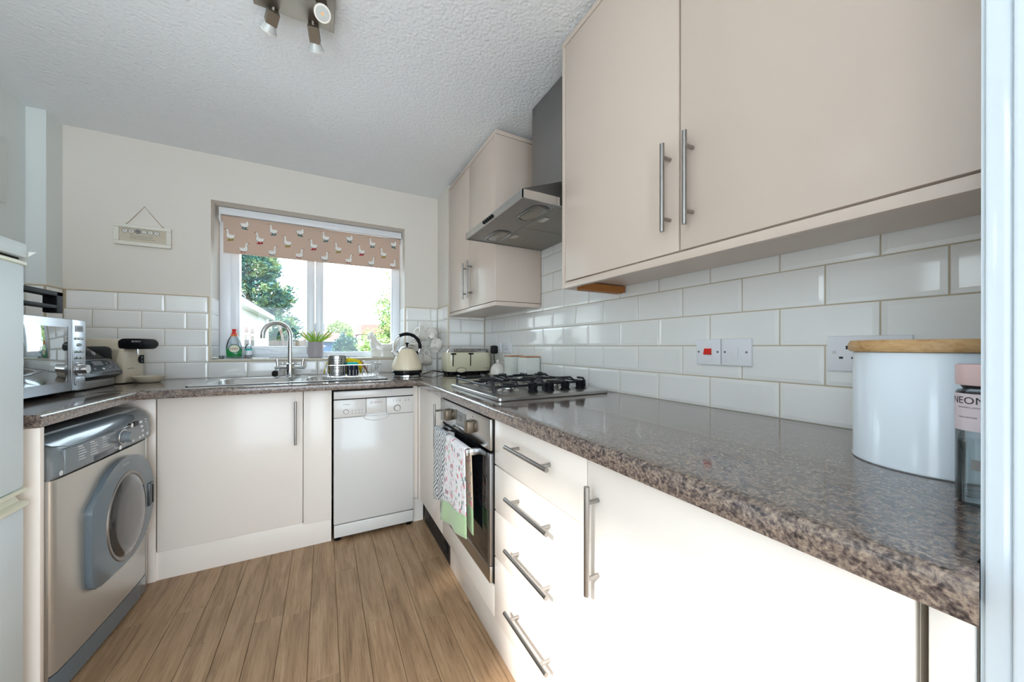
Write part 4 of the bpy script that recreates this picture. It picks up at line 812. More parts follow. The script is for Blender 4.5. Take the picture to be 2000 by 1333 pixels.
def mug(c, axis, label, decal=False):
    a = Vector(axis).normalized(); h = (Vector((0, 0, 1))-a*a.z).normalized(); y = a.cross(h)
    M = Matrix((h, y, a)).transposed().to_4x4() @ Matrix.Scale(1.12, 4); M.translation = c
    o = bpy.data.objects.new('mug', None); COL.objects.link(o); o.matrix_world = M; o.empty_display_size = 0.03
    o['label'] = label; o['category'] = 'mug'; o['group'] = 'mugs on the mug tree'; INV[o.name] = Matrix.Identity(4)
    part('body', MB().lathe([(0.022, -0.040), (0.025, -0.042), (0.026, -0.036), (0.036, -0.02), (0.040, 0.005), (0.041, 0.040), (0.0385, 0.040), (0.037, 0.005), (0.030, -0.03), (0.0, -0.034)], 0, 0, 28, cap1=False), 'ceramic', o)
    part('handle', MB().tube([(0.038, 0, 0.026), (0.055, 0, 0.028), (0.066, 0, 0.012), (0.064, 0, -0.008), (0.05, 0, -0.02), (0.036, 0, -0.018)], 0.0042, 8, flat=1.3), 'ceramic', o)
    if decal: part('motif', MB().loft([[(x, 0.012+0.004*math.cos(q), 0.01+0.012*math.sin(q)-0.012*math.cos(q)) for q in [2*PI*i/12 for i in range(12)]] for x in (-0.0402, -0.0406)]), 'print_grey', o)
mug((MTX-0.045, MTY-0.055, 1.196), (-0.92, -0.25, 0.35), 'large white mug hanging highest on the mug tree with its opening to the left')
mug((MTX+0.056, MTY+0.02, 1.212), (0.3, 0.9, 0.2), 'white mug hanging behind the highest one on the mug tree')
mug((MTX+0.068, MTY-0.055, 1.112), (0.35, 0.72, 0.55), 'white mug showing its round foot at the right of the mug tree')
mug((MTX-0.012, MTY-0.062, 1.008), (-0.90, -0.35, 0.30), 'white mug with small dark motif hanging lowest beside the kettle', True)
mug((MTX-0.068, MTY+0.03, 1.10), (-0.6, -0.6, -0.3), 'white mug half hidden behind the kettle handle')

# ================================================================== WINDOW SILL THINGS
ZS = WZ0+0.0048
t = thing('potted_aloe', 'spiky green aloe in a round grey pot on the sill', 'plant', (-1.186, 0.095, ZS))
part('pot', MB().lathe([(0.036, ZS), (0.043, ZS+0.004), (0.050, ZS+0.022), (0.0525, ZS+0.05), (0.0525, 1.144), (0.0485, 1.144), (0.048, 1.12), (0.0, 1.118)], -1.186, 0.095, 36, cap1=False), 'pot_grey', t)
part('soil', MB().lathe([(0.0475, 1.122), (0.02, 1.132), (0.004, 1.133)], -1.186, 0.095, 20), 'soil', t)
random.seed(11)
for i, (a, ln, up) in enumerate(((5, 0.135, 0.60), (20, 0.12, 0.5), (165, 0.12, 0.75), (185, 0.13, 0.55), (205, 0.10, 0.45), (60, 0.11, 1.0), (100, 0.115, 1.35), (130, 0.11, 1.1), (250, 0.10, 0.9), (290, 0.11, 1.2), (335, 0.13, 0.75), (225, 0.095, 1.3), (350, 0.11, 0.4))):
    a = math.radians(a); pts = []; w = []; ln *= 1.12; up *= 0.82
    for k in range(7):
        s_ = k/6; el = up+0.25*s_ if up < 0.8 else up-0.15*s_
        pts.append((-1.186+0.010*math.cos(a)+ln*s_*math.cos(el)*math.cos(a), 0.095+0.010*math.sin(a)+ln*s_*math.cos(el)*math.sin(a)*0.6, 1.128+ln*s_*math.sin(el)+0.012*math.sin(PI*s_)))
        w.append(0.0095*(1-s_)**0.7+0.0006)
    part('leaf', MB().tube(pts, w, 7, flat=0.55), 'aloe', t, ang=60)
# hen dish
t = thing('hen_dish', 'white ceramic hen-shaped egg dish at the right end of the sill', 'hen dish', (-0.71, 0.085, ZS))
HYc = 0.085
b = MB(); b.lathe([(0.085, ZS), (0.092, ZS+0.004), (0.094, ZS+0.028), (0.098, ZS+0.052), (0.092, ZS+0.056)], -0.712, HYc, 36, 1.0, 0.62); part('basket', b, 'ceramic', t)
sil = [(-0.822, 1.180), (-0.826, 1.192), (-0.818, 1.207), (-0.806, 1.214), (-0.793, 1.211), (-0.782, 1.198), (-0.770, 1.176), (-0.752, 1.152), (-0.730, 1.136), (-0.700, 1.129), (-0.668, 1.136), (-0.638, 1.153), (-0.612, 1.174), (-0.592, 1.185), (-0.588, 1.178), (-0.596, 1.150), (-0.608, 1.118), (-0.617, 1.084), (-0.70, 1.083), (-0.802, 1.084), (-0.814, 1.104), (-0.818, 1.135), (-0.815, 1.160)]
hs_ = lambda k, kz, y: [(-0.715+(p[0]+0.715)*k, HYc+y, 1.083+(p[1]-1.083)*kz) for p in sil]
b = MB(); b.loft([hs_(0.55, 0.30, -0.058), hs_(0.80, 0.62, -0.050), hs_(0.92, 0.86, -0.034), hs_(0.985, 0.97, -0.018), hs_(1.0, 1.0, 0.0), hs_(0.985, 0.97, 0.018), hs_(0.92, 0.86, 0.034), hs_(0.80, 0.62, 0.050), hs_(0.55, 0.30, 0.058)])
bd = part('lid', b, 'ceramic', t, 'hen-shaped lid', ang=70)
part('beak', MB().cyl((-0.818, HYc, 1.196), (-0.839, HYc, 1.189), 0.009, 0.001, 10), 'ceramic', bd)
part('comb', MB().prism([(-0.822, 1.205), (-0.820, 1.219), (-0.812, 1.216), (-0.807, 1.227), (-0.798, 1.220), (-0.789, 1.225), (-0.784, 1.205)], 'y', HYc-0.005, HYc+0.005, 0.002), 'ceramic', bd)
part('wattle', MB().ball((-0.825, HYc, 1.176), 0.007, 0.005, 0.011, 10, 7), 'ceramic', bd)
for s_ in (-1,): part('wing', MB().ball((-0.700, HYc-0.050, ZS+0.078), 0.070, 0.012, 0.024, 20, 9), 'ceramic', bd)
# washing-up liquid, second bottle, tray
t = thing('sill_tray', 'clear plastic tray holding bottles at the left end of the sill', 'tray', (-1.648, 0.095, ZS))
part('tray', MB().loft([[(p[0], p[1], z) for p in rrect(-1.735+e, -1.562-e, 0.035+e, 0.155-e, 0.015, 4)] for e, z in ((0.006, ZS+0.001), (0.0, ZS+0.020), (0.003, ZS+0.020), (0.008, ZS+0.004))], True, True), 'clear_plastic', t)
part('scourer', MB().box(-1.605, -1.575, 0.045, 0.062, ZS+0.0045, ZS+0.012, 0.003), 'boot_red', t, 'pink scourer pad')
t = thing('dish_soap_bottle', 'green washing-up liquid bottle with red cap and round label', 'soap bottle', (-1.664, 0.098, ZS+0.005))
BX, BY, BZ = -1.664, 0.098, ZS+0.005
el = lambda w, d, z, cx=BX, cy=BY, n=28: [(cx+w*math.copysign(abs(math.cos(a))**0.8, math.cos(a)), cy+d*math.copysign(abs(math.sin(a))**0.8, math.sin(a)), z) for a in [2*PI*i/n for i in range(n)]]
part('liquid', MB().loft([el(0.036, 0.022, BZ+0.001), el(0.0395, 0.025, BZ+0.006), el(0.0425, 0.027, BZ+0.035), el(0.0435, 0.0275, BZ+0.062)]), 'green_liquid', t, 'green liquid')
part('body', MB().loft([el(0.0437, 0.0277, BZ+0.0625), el(0.042, 0.027, BZ+0.085), el(0.035, 0.024, BZ+0.115), el(0.024, 0.019, BZ+0.138), el(0.018, 0.016, BZ+0.150), el(0.013, 0.013, BZ+0.156)]), 'clear_plastic', t, 'clear upper half')
part('neck_band', MB().loft([el(0.0205, 0.0178, BZ+0.1455), el(0.0175, 0.0163, BZ+0.158)]), 'orange_label', t, 'orange printed band')
part('cap', MB().lathe([(0.014, BZ+0.159), (0.0145, BZ+0.168), (0.010, BZ+0.172), (0.010, BZ+0.182), (0.0115, BZ+0.184), (0.0115, BZ+0.193), (0.009, BZ+0.194)], BX, BY, 20), 'red_plastic', t, 'red cap')
lab = lambda r, y: [(BX+0.006+r*1.05*math.cos(2*PI*i/28), y, BZ+0.062+r*0.92*math.sin(2*PI*i/28)) for i in range(28)]
part('label_ring', MB().loft([lab(0.031, BY-0.024), lab(0.031, BY-0.0290)]), 'green_dark', t)
part('label', MB().loft([lab(0.0265, BY-0.0285), lab(0.0262, BY-0.0296)]), 'label_cream', t, 'cream round label')
b = MB(); b.text('FAIRY', 0.0185, lambda x, y: (BX+0.006+x, BY-0.0299, BZ+0.060+y*1.25)); part('lettering', b, 'print_red', t, 'red lettering', smooth=False)
t = thing('hand_soap_bottle', 'small clear pump bottle with pale teal label on the sill tray', 'soap bottle', (-1.588, 0.115, ZS+0.005))
part('body', MB().lathe([(0.017, BZ), (0.019, BZ+0.003), (0.019, BZ+0.075), (0.014, BZ+0.088), (0.008, BZ+0.094)], -1.588, 0.115, 22), 'clear_plastic', t)
part('label', MB().lathe([(0.0194, BZ+0.018), (0.0194, BZ+0.060)], -1.588, 0.115, 22, cap0=False, cap1=False), 'white_plastic', t)
part('label_band', MB().lathe([(0.0197, BZ+0.050), (0.0197, BZ+0.060)], -1.588, 0.115, 22, cap0=False, cap1=False), 'teal_sponge', t)
part('pump', MB().cyl((-1.588, 0.115, BZ+0.094), (-1.588, 0.115, BZ+0.122), 0.005, n=10).box(-1.610, -1.582, 0.110, 0.120, BZ+0.116, BZ+0.124, 0.003), 'white_plastic', t)

# ================================================================== TOASTER CORNER
t = thing('toaster', 'cream retro four-slice toaster with chrome top in the right corner', 'toaster', (-0.20, -0.41, WT))
QX0, QX1, QY0, QY1 = -0.372, -0.035, -0.505, -0.315
rb = lambda e, z, r=0.045: [(p[0], p[1], z) for p in rrect(QX0+e, QX1-e, QY0+e, QY1-e, r, 7)]
part('base', MB().loft([rb(0.012, WT+0.010), rb(0.006, WT+0.014), rb(0.006, WT+0.024)]), 'black_plastic', t, 'black base')
for x in (QX0+0.03, QX1-0.04):
    for y in (QY0+0.03, QY1-0.03): part('foot', MB().lathe([(0.010, WT), (0.010, WT+0.011)], x, y, 10), 'rubber', t)
part('body', MB().loft([rb(0.004, WT+0.0245), rb(0.0, WT+0.032), rb(0.0, 1.060), rb(0.002, 1.068)]), 'toaster_cream', t, ang=50)
tp = part('top', MB().loft([rb(0.002, 1.0685), rb(0.006, 1.080), rb(0.016, 1.094), rb(0.03, 1.098)]), 'chrome', t, 'ribbed chrome top', ang=50)
for i in range(22): part('rib', MB().box(QX0+0.03+i*0.0128, QX0+0.0355+i*0.0128, QY0+0.003, QY0+0.02, 1.078, 1.0935, 0.001), 'steel_dark', tp, smooth=False)
for x in (-0.335, -0.205):
    lv = part('lever', MB().box(x-0.018, x+0.018, QY0-0.018, QY0-0.001, 1.054, 1.064, 0.003), 'black_plastic', t, 'black lever')
    part('slot', MB().box(x-0.0035, x+0.0035, QY0-0.0008, QY0+0.002, 0.972, 1.060), 'black_plastic', lv)
bd_ = part('badge', MB().loft([[(-0.275+0.036*k*math.cos(a), y, 0.944+0.017*k*math.sin(a)) for a in [2*PI*i/24 for i in range(24)]] for k, y in ((1, QY0), (1, QY0-0.003), (0.85, QY0-0.004))]), 'toaster_cream', t, 'oval badge')
part('badge_ring', MB().tube([(-0.275+0.036*math.cos(a), QY0-0.003, 0.944+0.017*math.sin(a)) for a in [2*PI*i/24 for i in range(24)]], 0.0025, 6, closed=True), 'chrome', bd_)
for x in (-0.095, -0.075, -0.06): part('button', MB().cyl((x, QY0+0.001, 0.955), (x, QY0-0.004, 0.955), 0.004, n=10), 'chrome', t)
def plate(name, y0, y1, z0, z1, label, cat, x=-0.0105, th=0.0095):
    t = thing(name, label, cat, (x, (y0+y1)/2, z0)); part('plate', MB().box(x, x+th, y0, y1, z0, z1, 0.0022), 'white_plastic', t); return t
t = plate('wall_socket', -0.598, -0.472, 1.066, 1.134, 'white wall socket with a black plug in it behind the toaster', 'socket')
t = plate('wall_socket', -0.752, -0.622, 1.066, 1.134, 'white wall socket above the butter dish, nothing plugged in', 'socket')
for y, z in ((-0.687, 1.113), (-0.675, 1.092), (-0.70, 1.092)): part('pin_hole', MB().box(-0.0112, -0.0103, y-0.003, y+0.003, z-0.004, z+0.004), 'print_dark', t)
t = thing('plug', 'black plug and cable in the socket behind the toaster', 'plug', (-0.04, -0.53, 1.06))
part('plug', MB().box(-0.055, -0.0115, -0.560, -0.505, 1.058, 1.118, 0.012), 'rubber', t)
part('cable', MB().tube([(-0.035, -0.535, 1.062), (-0.036, -0.545, 1.02), (-0.028, -0.55, 0.96), (-0.022, -0.535, 0.916), (-0.02, -0.50, 0.914)], 0.0034, 8), 'rubber', t)
# butter dish
t = thing('butter_dish', 'white domed butter dish with knob lid beside the toaster', 'butter dish', (-0.105, -0.745, WT))
part('dish', MB().lathe([(0.045, WT), (0.050, WT+0.003), (0.062, WT+0.018), (0.064, WT+0.021), (0.060, WT+0.021), (0.05, WT+0.010), (0.0, WT+0.009)], -0.105, -0.745, 30, cap1=False), 'ceramic', t)
ld = part('lid', MB().lathe([(0.051, WT+0.015), (0.051, WT+0.035), (0.046, WT+0.060), (0.034, WT+0.080), (0.015, WT+0.090), (0.006, WT+0.091)], -0.105, -0.745, 30), 'ceramic', t)
part('knob', MB().lathe([(0.006, WT+0.091), (0.006, WT+0.096), (0.011, WT+0.104), (0.010, WT+0.112), (0.003, WT+0.115)], -0.105, -0.745, 16), 'ceramic', ld)
# canisters
for y0, y1, lb in ((-0.925, -0.840, 'white ribbed square canister between butter dish and its twin'), (-1.120, -1.022, 'white ribbed square canister nearer the hob')):
    t = thing('canister', lb, 'canister', (-0.058, (y0+y1)/2, WT), group='ribbed canisters')
    part('body', MB().box(-0.103, -0.012, y0, y1, WT, 1.046, 0.003), 'canister_white', t)
    for k in range(14): part('rib', MB().box(-0.1045, -0.0105, y0-0.0015, y1+0.0015, WT+0.009+0.0093*k, WT+0.0132+0.0093*k, 0.001), 'canister_white', t, smooth=False)
    part('lid', MB().box(-0.1045, -0.0105, y0-0.0015, y1+0.0015, 1.046, 1.0535, 0.002), 'copper', t, 'copper-toned lid')
# switches and double socket on the right wall
t = plate('cooker_switch', -2.189, -2.106, 1.051, 1.135, 'white cooker switch with red rocker above the worktop', 'switch')
part('surround', MB().box(-0.0112, -0.0103, -2.162, -2.134, 1.066, 1.122), 'white_plastic', t)
part('rocker', MB().prism([(-0.010, 1.083), (-0.010, 1.104), (-0.013, 1.104), (-0.0185, 1.085)], 'y', -2.160, -2.136), 'red_plastic', t, 'red rocker', smooth=False)
for y in (-2.115, -2.180): part('screw', MB().cyl((-0.0103, y, 1.093), (-0.0112, y, 1.093), 0.0035, n=12), 'steel_dark', t)
t = plate('light_switch', -2.281, -2.192, 1.051, 1.135, 'plain white single switch beside the red cooker switch', 'switch')
part('rocker', MB().prism([(-0.010, 1.077), (-0.010, 1.109), (-0.0115, 1.109), (-0.0135, 1.077)], 'y', -2.244, -2.229), 'white_plastic', t, smooth=False)
for y in (-2.203, -2.268): part('screw', MB().cyl((-0.0103, y, 1.093), (-0.0112, y, 1.093), 0.0035, n=12), 'steel_dark', t)
t = plate('wall_socket', -2.606, -2.459, 1.050, 1.136, 'white double wall socket half hidden by the bread tin', 'socket')
for yo in (0, -0.073):
    for y, z, w, h in ((-2.4985, 1.108, 0.004, 0.007), (-2.487, 1.083, 0.006, 0.004), (-2.510, 1.083, 0.006, 0.004)): part('pin_hole', MB().box(-0.0112, -0.0103, y+yo-w/1.6, y+yo+w/1.6, z-h/1.6, z+h/1.6), 'print_dark', t)
part('screw', MB().cyl((-0.0103, -2.474, 1.096), (-0.0112, -2.474, 1.096), 0.004, n=12), 'steel', t)

# ================================================================== HOB
HBX0, HBX1, HBY0, HBY1 = -0.572, -0.047, -1.726, -1.176
t = thing('gas_hob', 'stainless steel four-burner gas hob with black pan supports', 'hob', (-0.31, -1.45, WT))
rh = lambda e, z, r=0.012: [(p[0], p[1], z) for p in rrect(HBX0+e, HBX1-e, HBY0+e, HBY1-e, r, 4)]
part('plate', MB().loft([rh(0.002, WT+0.0005), rh(0.0, WT+0.003), rh(0.0, WT+0.012), rh(0.003, WT+0.015), rh(0.030, WT+0.0195), rh(0.045, WT+0.0195), rh(0.052, WT+0.016), rh(0.2, WT+0.015)]), 'steel', t, ang=30)
part('seam', MB().box(HBX0+0.03, HBX0+0.034, HBY0+0.12, HBY1-0.01, WT+0.0165, WT+0.0205), 'steel_dark', t)
BT = WT+0.016
for x, y, r in ((-0.42, -1.29, 0.052), (-0.44, -1.545, 0.033), (-0.19, -1.30, 0.042), (-0.185, -1.515, 0.042)):
    bn = part('burner', MB().lathe([(r*1.45, BT-0.002), (r*1.25, BT+0.005), (r*1.02, BT+0.009), (r*0.98, BT+0.013), (r*1.08, BT+0.015), (r*1.08, BT+0.022), (r*0.95, BT+0.0235)], x, y, 28), 'steel_y', t)
    part('burner_cap', MB().lathe([(r*0.86, BT+0.0235), (r*0.90, BT+0.027), (r*0.8, BT+0.030), (r*0.2, BT+0.031)], x, y, 28), 'black_iron', bn, 'black burner cap')
    for k in range(14):
        a = 2*PI*k/14; part('flame_port', MB().cyl((x+r*1.05*math.cos(a), y+r*1.05*math.sin(a), BT+0.0186), (x+r*1.092*math.cos(a), y+r*1.092*math.sin(a), BT+0.0186), 0.0022, n=6), 'black_iron', bn)
SZp = WT+0.056; rI = 0.0055
for (x0, x1, c1, c2) in ((-0.545, -0.315, (-0.42, -1.29), (-0.44, -1.545)), (-0.300, -0.075, (-0.19, -1.30), (-0.185, -1.515))):
    y0, y1 = -1.628 if x0 < -0.4 else -1.60, -1.195
    sp = part('pan_support', MB().tube([(x0, y0, BT+0.002), (x0, y0, SZp-0.012), (x0, y0+0.012, SZp), (x0, y0+0.05, SZp)], rI, 8).tube([(x1, y0, BT+0.002), (x1, y0, SZp-0.012), (x1, y0+0.012, SZp), (x1, y0+0.05, SZp)], rI, 8)
                .tube([(x0, y1, BT+0.002), (x0, y1, SZp-0.012), (x0, y1-0.012, SZp), (x0, y1-0.05, SZp)], rI, 8).tube([(x1, y1, BT+0.002), (x1, y1, SZp-0.012), (x1, y1-0.012, SZp), (x1, y1-0.05, SZp)], rI, 8), 'black_iron', t, 'black iron pan support')
    part('frame_bar', MB().tube([(p[0], p[1], SZp-0.014) for p in rrect(x0, x1, y0, y1, 0.012, 3)], rI*0.9, 8, closed=True), 'black_iron', sp)
    ym = (y0+y1)/2; part('frame_bar', MB().cyl((x0, ym, SZp-0.012), (x1, ym, SZp-0.012), rI, n=8), 'black_iron', sp)
    for cx, cy in (c1, c2):
        for dx, dy in ((1, 0), (-1, 0), (0, 1), (0, -1)):
            e = (min(max(cx+dx*0.2, x0), x1), cy) if dx else (cx, {1: (y1 if cy > ym else ym), -1: (ym if cy > ym else y0)}[dy])
            part('prong', MB().tube([(e[0], e[1], SZp-0.012), (e[0]+(cx-e[0])*0.15, e[1]+(cy-e[1])*0.15, SZp), (e[0]+(cx-e[0])*0.72, e[1]+(cy-e[1])*0.72, SZp)], rI*0.85, 8), 'black_iron', sp)
for x in (-0.385, -0.305, -0.225, -0.145):
    part('knob', MB().lathe([(0.021, BT+0.001), (0.021, BT+0.006), (0.017, BT+0.012), (0.0185, BT+0.020), (0.0205, BT+0.034), (0.018, BT+0.038)], x, -1.655, 20).box(x-0.004, x+0.004, -1.676, -1.634, BT+0.014, BT+0.041, 0.002), 'black_plastic', t, 'black control knob')

# ================================================================== BREAD TIN, DIFFUSER
CX, CY = -0.212, -2.679
t = thing('bread_tin', 'large round white tin with wooden lid on the right worktop', 'tin', (CX, CY, WT))
part('body', MB().lathe([(0.098, WT), (0.1005, WT+0.002), (0.1005, WT+0.006), (0.0995, WT+0.008), (0.0995, 1.098), (0.098, 1.100)], CX, CY, 64), 'tin_white', t)
part('lid', MB().lathe([(0.098, 1.1005), (0.104, 1.1015), (0.1065, 1.106), (0.1065, 1.115), (0.103, 1.121), (0.09, 1.1215), (0.01, 1.1218)], CX, CY, 64), 'lid_wood', t, 'pale wooden lid')
DX, DY, DR = -0.385, -2.7585, 0.0245
t = thing('scent_bottle', 'clear glass scent bottle with pink cap and label beside the doorway', 'bottle', (DX, DY, WT))
part('glass', MB().lathe([(DR-0.003, WT), (DR, WT+0.003), (DR, 1.050), (DR-0.002, 1.054), (0.016, 1.056), (0.016, 1.060)], DX, DY, 36), 'bottle_glass', t)
part('glass_base', MB().lathe([(DR-0.004, WT+0.002), (DR-0.0015, WT+0.004), (DR-0.0015, WT+0.011), (DR-0.004, WT+0.012)], DX, DY, 36), 'bottle_glass', t)
part('liquid', MB().lathe([(DR-0.002, WT+0.012), (DR-0.002, 0.988)], DX, DY, 36), 'bottle_glass', t)
part('cap', MB().lathe([(DR-0.001, 1.0605), (DR, 1.062), (DR, 1.085), (DR-0.002, 1.087)], DX, DY, 36), 'pink_cap', t, 'pale pink cap')
part('collar', MB().lathe([(DR-0.006, 1.056), (DR-0.004, 1.0605)], DX, DY, 30), 'print_dark', t)
part('label', MB().lathe([(DR+0.0003, 1.003), (DR+0.0003, 1.050)], DX, DY, 48, cap0=False, cap1=False), 'pink_label', t, 'pale pink label')
wrap = lambda a0, z0, r: (lambda x, y: (DX+r*math.cos(a0+x/r), DY+r*math.sin(a0+x/r), z0+y))
A0 = math.atan2(-2.8724-DY, -1.126-DX)
b = MB(); b.text('NEOM', 0.0125, wrap(A0-0.66, 1.041, DR+0.0006)); b.text('ORGANICS LONDON', 0.0026, wrap(A0-0.5, 1.0325, DR+0.0006)); b.text('REED DIFFUSER', 0.0026, wrap(A0-0.6, 1.020, DR+0.0006)); b.box(DX, DX, DY, DY, 1.02, 1.02)
part('lettering', b, 'print_dark', t, smooth=False)
b = MB(); n_ = 12
b.grid([[(DX+(DR+0.0005)*math.cos(A0-0.45+1.3*i/n_), DY+(DR+0.0005)*math.sin(A0-0.45+1.3*i/n_), z) for i in range(n_+1)] for z in (0.955, 0.968)]); part('print_patch', b, 'mid_grey', t, 'grey printed patch')

# ================================================================== TOWELS
def sheet(y0a, y1a, y0b, y1b, z0, z1a, z1b, x, amp, ny=14, nz=14, ph=0.0, lean=0.0):
    rows = []
    for j in range(nz+1):
        s_ = j/nz; r = []
        for i in range(ny+1):
            q = i/ny; yA = y0a+(y1a-y0a)*q; yB = y0b+(y1b-y0b)*q; zB = z1a+(z1b-z1a)*q
            r.append((x+amp*s_*math.sin(q*9+ph+s_*1.5)+lean*s_, yA+(yB-yA)*s_, z0+(zB-z0)*s_))
        rows.append(r)
    return rows
def cloth(name, rows, m, parent):
    o = part(name, MB().grid(rows), m, parent, ang=80); mo = o.modifiers.new('thickness', 'SOLIDIFY'); mo.thickness = 0.002; mo.offset = 0.0; return o
def over(y0, y1, m, parent, xf=-0.672, xb=-0.648):
    xm = (xf+xb)/2; r = (xb-xf)/2
    rows = [[(xm-r*math.cos(a), y0+(y1-y0)*i/10, 0.7315+r*0.45*math.sin(a)) for i in range(11)] for a in [PI*k/8 for k in range(9)]]
    return cloth('fold', rows, m, parent)
t = thing('tea_towel', 'floral tea towel with green hem hanging over the oven handle', 'tea towel', (-0.66, -1.53, 0.36))
R1 = sheet(-1.652, -1.425, -1.656, -1.365, 0.7315, 0.405, 0.355, -0.673, 0.006, nz=20, ph=0.5)
cloth('front_cloth', R1[:16], 'floral_white', t); cloth('front_hem', R1[15:], 'hem_green', t)
over(-1.652, -1.425, 'floral_white', t)
R2 = sheet(-1.648, -1.44, -1.645, -1.43, 0.7315, 0.405, 0.43, -0.647, 0.004, nz=20, ph=2.0, lean=0.012)
cloth('rear_cloth', R2[:15], 'floral_reverse_shade', t); cloth('rear_hem', R2[14:], 'hem_green', t)
t = thing('tea_towel', 'grey and white diamond-patterned tea towel hanging left of the floral one', 'tea towel', (-0.66, -1.33, 0.4))
R1 = sheet(-1.420, -1.240, -1.395, -1.245, 0.7315, 0.435, 0.40, -0.672, 0.005, nz=16, ph=1.0)
cloth('front_cloth', R1, 'diamond_weave', t); over(-1.420, -1.240, 'diamond_weave', t)
cloth('rear_cloth', sheet(-1.420, -1.240, -1.41, -1.245, 0.7315, 0.47, 0.45, -0.647, 0.004, ph=0.3, lean=0.01), 'diamond_weave', t)

# ================================================================== SIGN, BLIND, CEILING LIGHT
t = thing('wall_sign', 'small cream framed FAMILY sign hanging on a string left of the window', 'sign', (-2.07, -0.012, 1.698))
sx0, sx1, sz0, sz1 = -2.195, -1.948, 1.699, 1.821
fr = MB(); m_ = 0.022
fr.box(sx0, sx1, -0.022, -0.004, sz0, sz0+m_, 0.003).box(sx0, sx1, -0.022, -0.004, sz1-m_, sz1, 0.003).box(sx0, sx0+m_, -0.022, -0.004, sz0+m_, sz1-m_, 0.003).box(sx1-m_, sx1, -0.022, -0.004, sz0+m_, sz1-m_, 0.003)
part('frame', fr, 'sign_white', t)
pn = part('panel', MB().box(sx0+m_, sx1-m_, -0.013, -0.005, sz0+m_, sz1-m_), 'sign_paper', t, 'buff paper panel')
for i, ch in enumerate('FAMILY'):
    x = -2.150+0.0272*i; dk = i == 2
    dt = part('dot', MB().cyl((x, -0.0128, 1.782), (x, -0.0142, 1.782), 0.0118, n=24), 'sign_dot_dark' if dk else 'sign_dot', pn)
    part('dot_ring', MB().tube([(x+0.0118*math.cos(a), -0.0142, 1.782+0.0118*math.sin(a)) for a in [2*PI*k/24 for k in range(24)]], 0.0008, 5, closed=True), 'print_dark', pn)
    b = MB(); b.text(ch, 0.0155, (lambda X: (lambda u, v: (X+u, -0.0146, 1.782+v)))(x)); part('letter', b, 'print_dark', pn, smooth=False)
b = MB()
for k, ln in enumerate(('noun.', 'A group of people who live together', 'and usually drive each other crazy', 'but there is much love for one another')):
    b.text(ln, 0.0068, (lambda K: (lambda u, v: (-2.128+u, -0.0136, 1.765-0.0085*K+v)))(k), 'LEFT')
part('small_print', b, 'print_dark', pn, smooth=False, kind='stuff')
part('string', MB().tube([(-2.143, -0.012, sz1), (-2.108, -0.008, 1.876), (-2.069, -0.006, 1.937), (-2.030, -0.008, 1.880), (-1.985, -0.012, sz1)], 0.0012, 6), 'string', t, 'brown twine')
for x in (-2.143, -1.985): part('knot', MB().ball((x, -0.013, sz1+0.002), 0.004, n=8, k=6), 'string', t)
part('hook', MB().cyl((-2.069, 0.0, 1.938), (-2.069, -0.009, 1.938), 0.002, n=8), 'white_plastic', t)
t = thing('roller_blind', 'beige roller blind printed with ducks, half down over the window', 'blind', (-1.16, 0.10, 1.735))
BYp = 0.10
part('fabric', MB().box(-1.722, -0.588, BYp-0.0006, BYp+0.0006, 1.748, 1.960), 'blind_fabric', t, smooth=False)
part('hem_bar', MB().box(-1.722, -0.588, BYp-0.004, BYp+0.004, 1.734, 1.7475, 0.002), 'blind_fabric', t)
part('roller', MB().cyl((-1.735, BYp+0.018, 1.968), (-0.578, BYp+0.018, 1.968), 0.019, n=24), 'blind_fabric', t)
part('headrail', MB().box(-1.748, -0.572, BYp+0.0, BYp+0.05, 1.990, 2.038, 0.004), 'white_plastic', t)
for x in (-1.745, -0.578): part('bracket', MB().cyl((x, BYp+0.018, 1.968), (x+0.009, BYp+0.018, 1.968), 0.026, n=24).box(x, x+0.006, BYp+0.0, BYp+0.04, 1.965, 1.995), 'white_plastic', t)
part('chain', MB().tube([(-0.580, BYp-0.004, 1.955), (-0.579, BYp-0.006, 1.85), (-0.580, BYp-0.004, 1.745), (-0.582, BYp+0.03, 1.74), (-0.580, BYp+0.04, 1.85), (-0.580, BYp+0.03, 1.955)], 0.0018, 6), 'white_plastic', t, 'white pull chain')
part('pull_tab', MB().box(-0.742, -0.700, BYp-0.002, BYp+0.002, 1.724, 1.735, 0.001), 'clear_plastic', t)
body2 = [(-0.007, 0.000), (0.006, -0.004), (0.019, -0.001), (0.027, 0.008), (0.0235, 0.011), (0.031, 0.016), (0.021, 0.0165), (0.010, 0.018), (0.002, 0.018), (-0.0015, 0.027), (-0.003, 0.040), (-0.0055, 0.0475), (-0.0115, 0.0495), (-0.0155, 0.045), (-0.0115, 0.0405), (-0.0095, 0.032), (-0.0115, 0.018), (-0.0125, 0.008)]
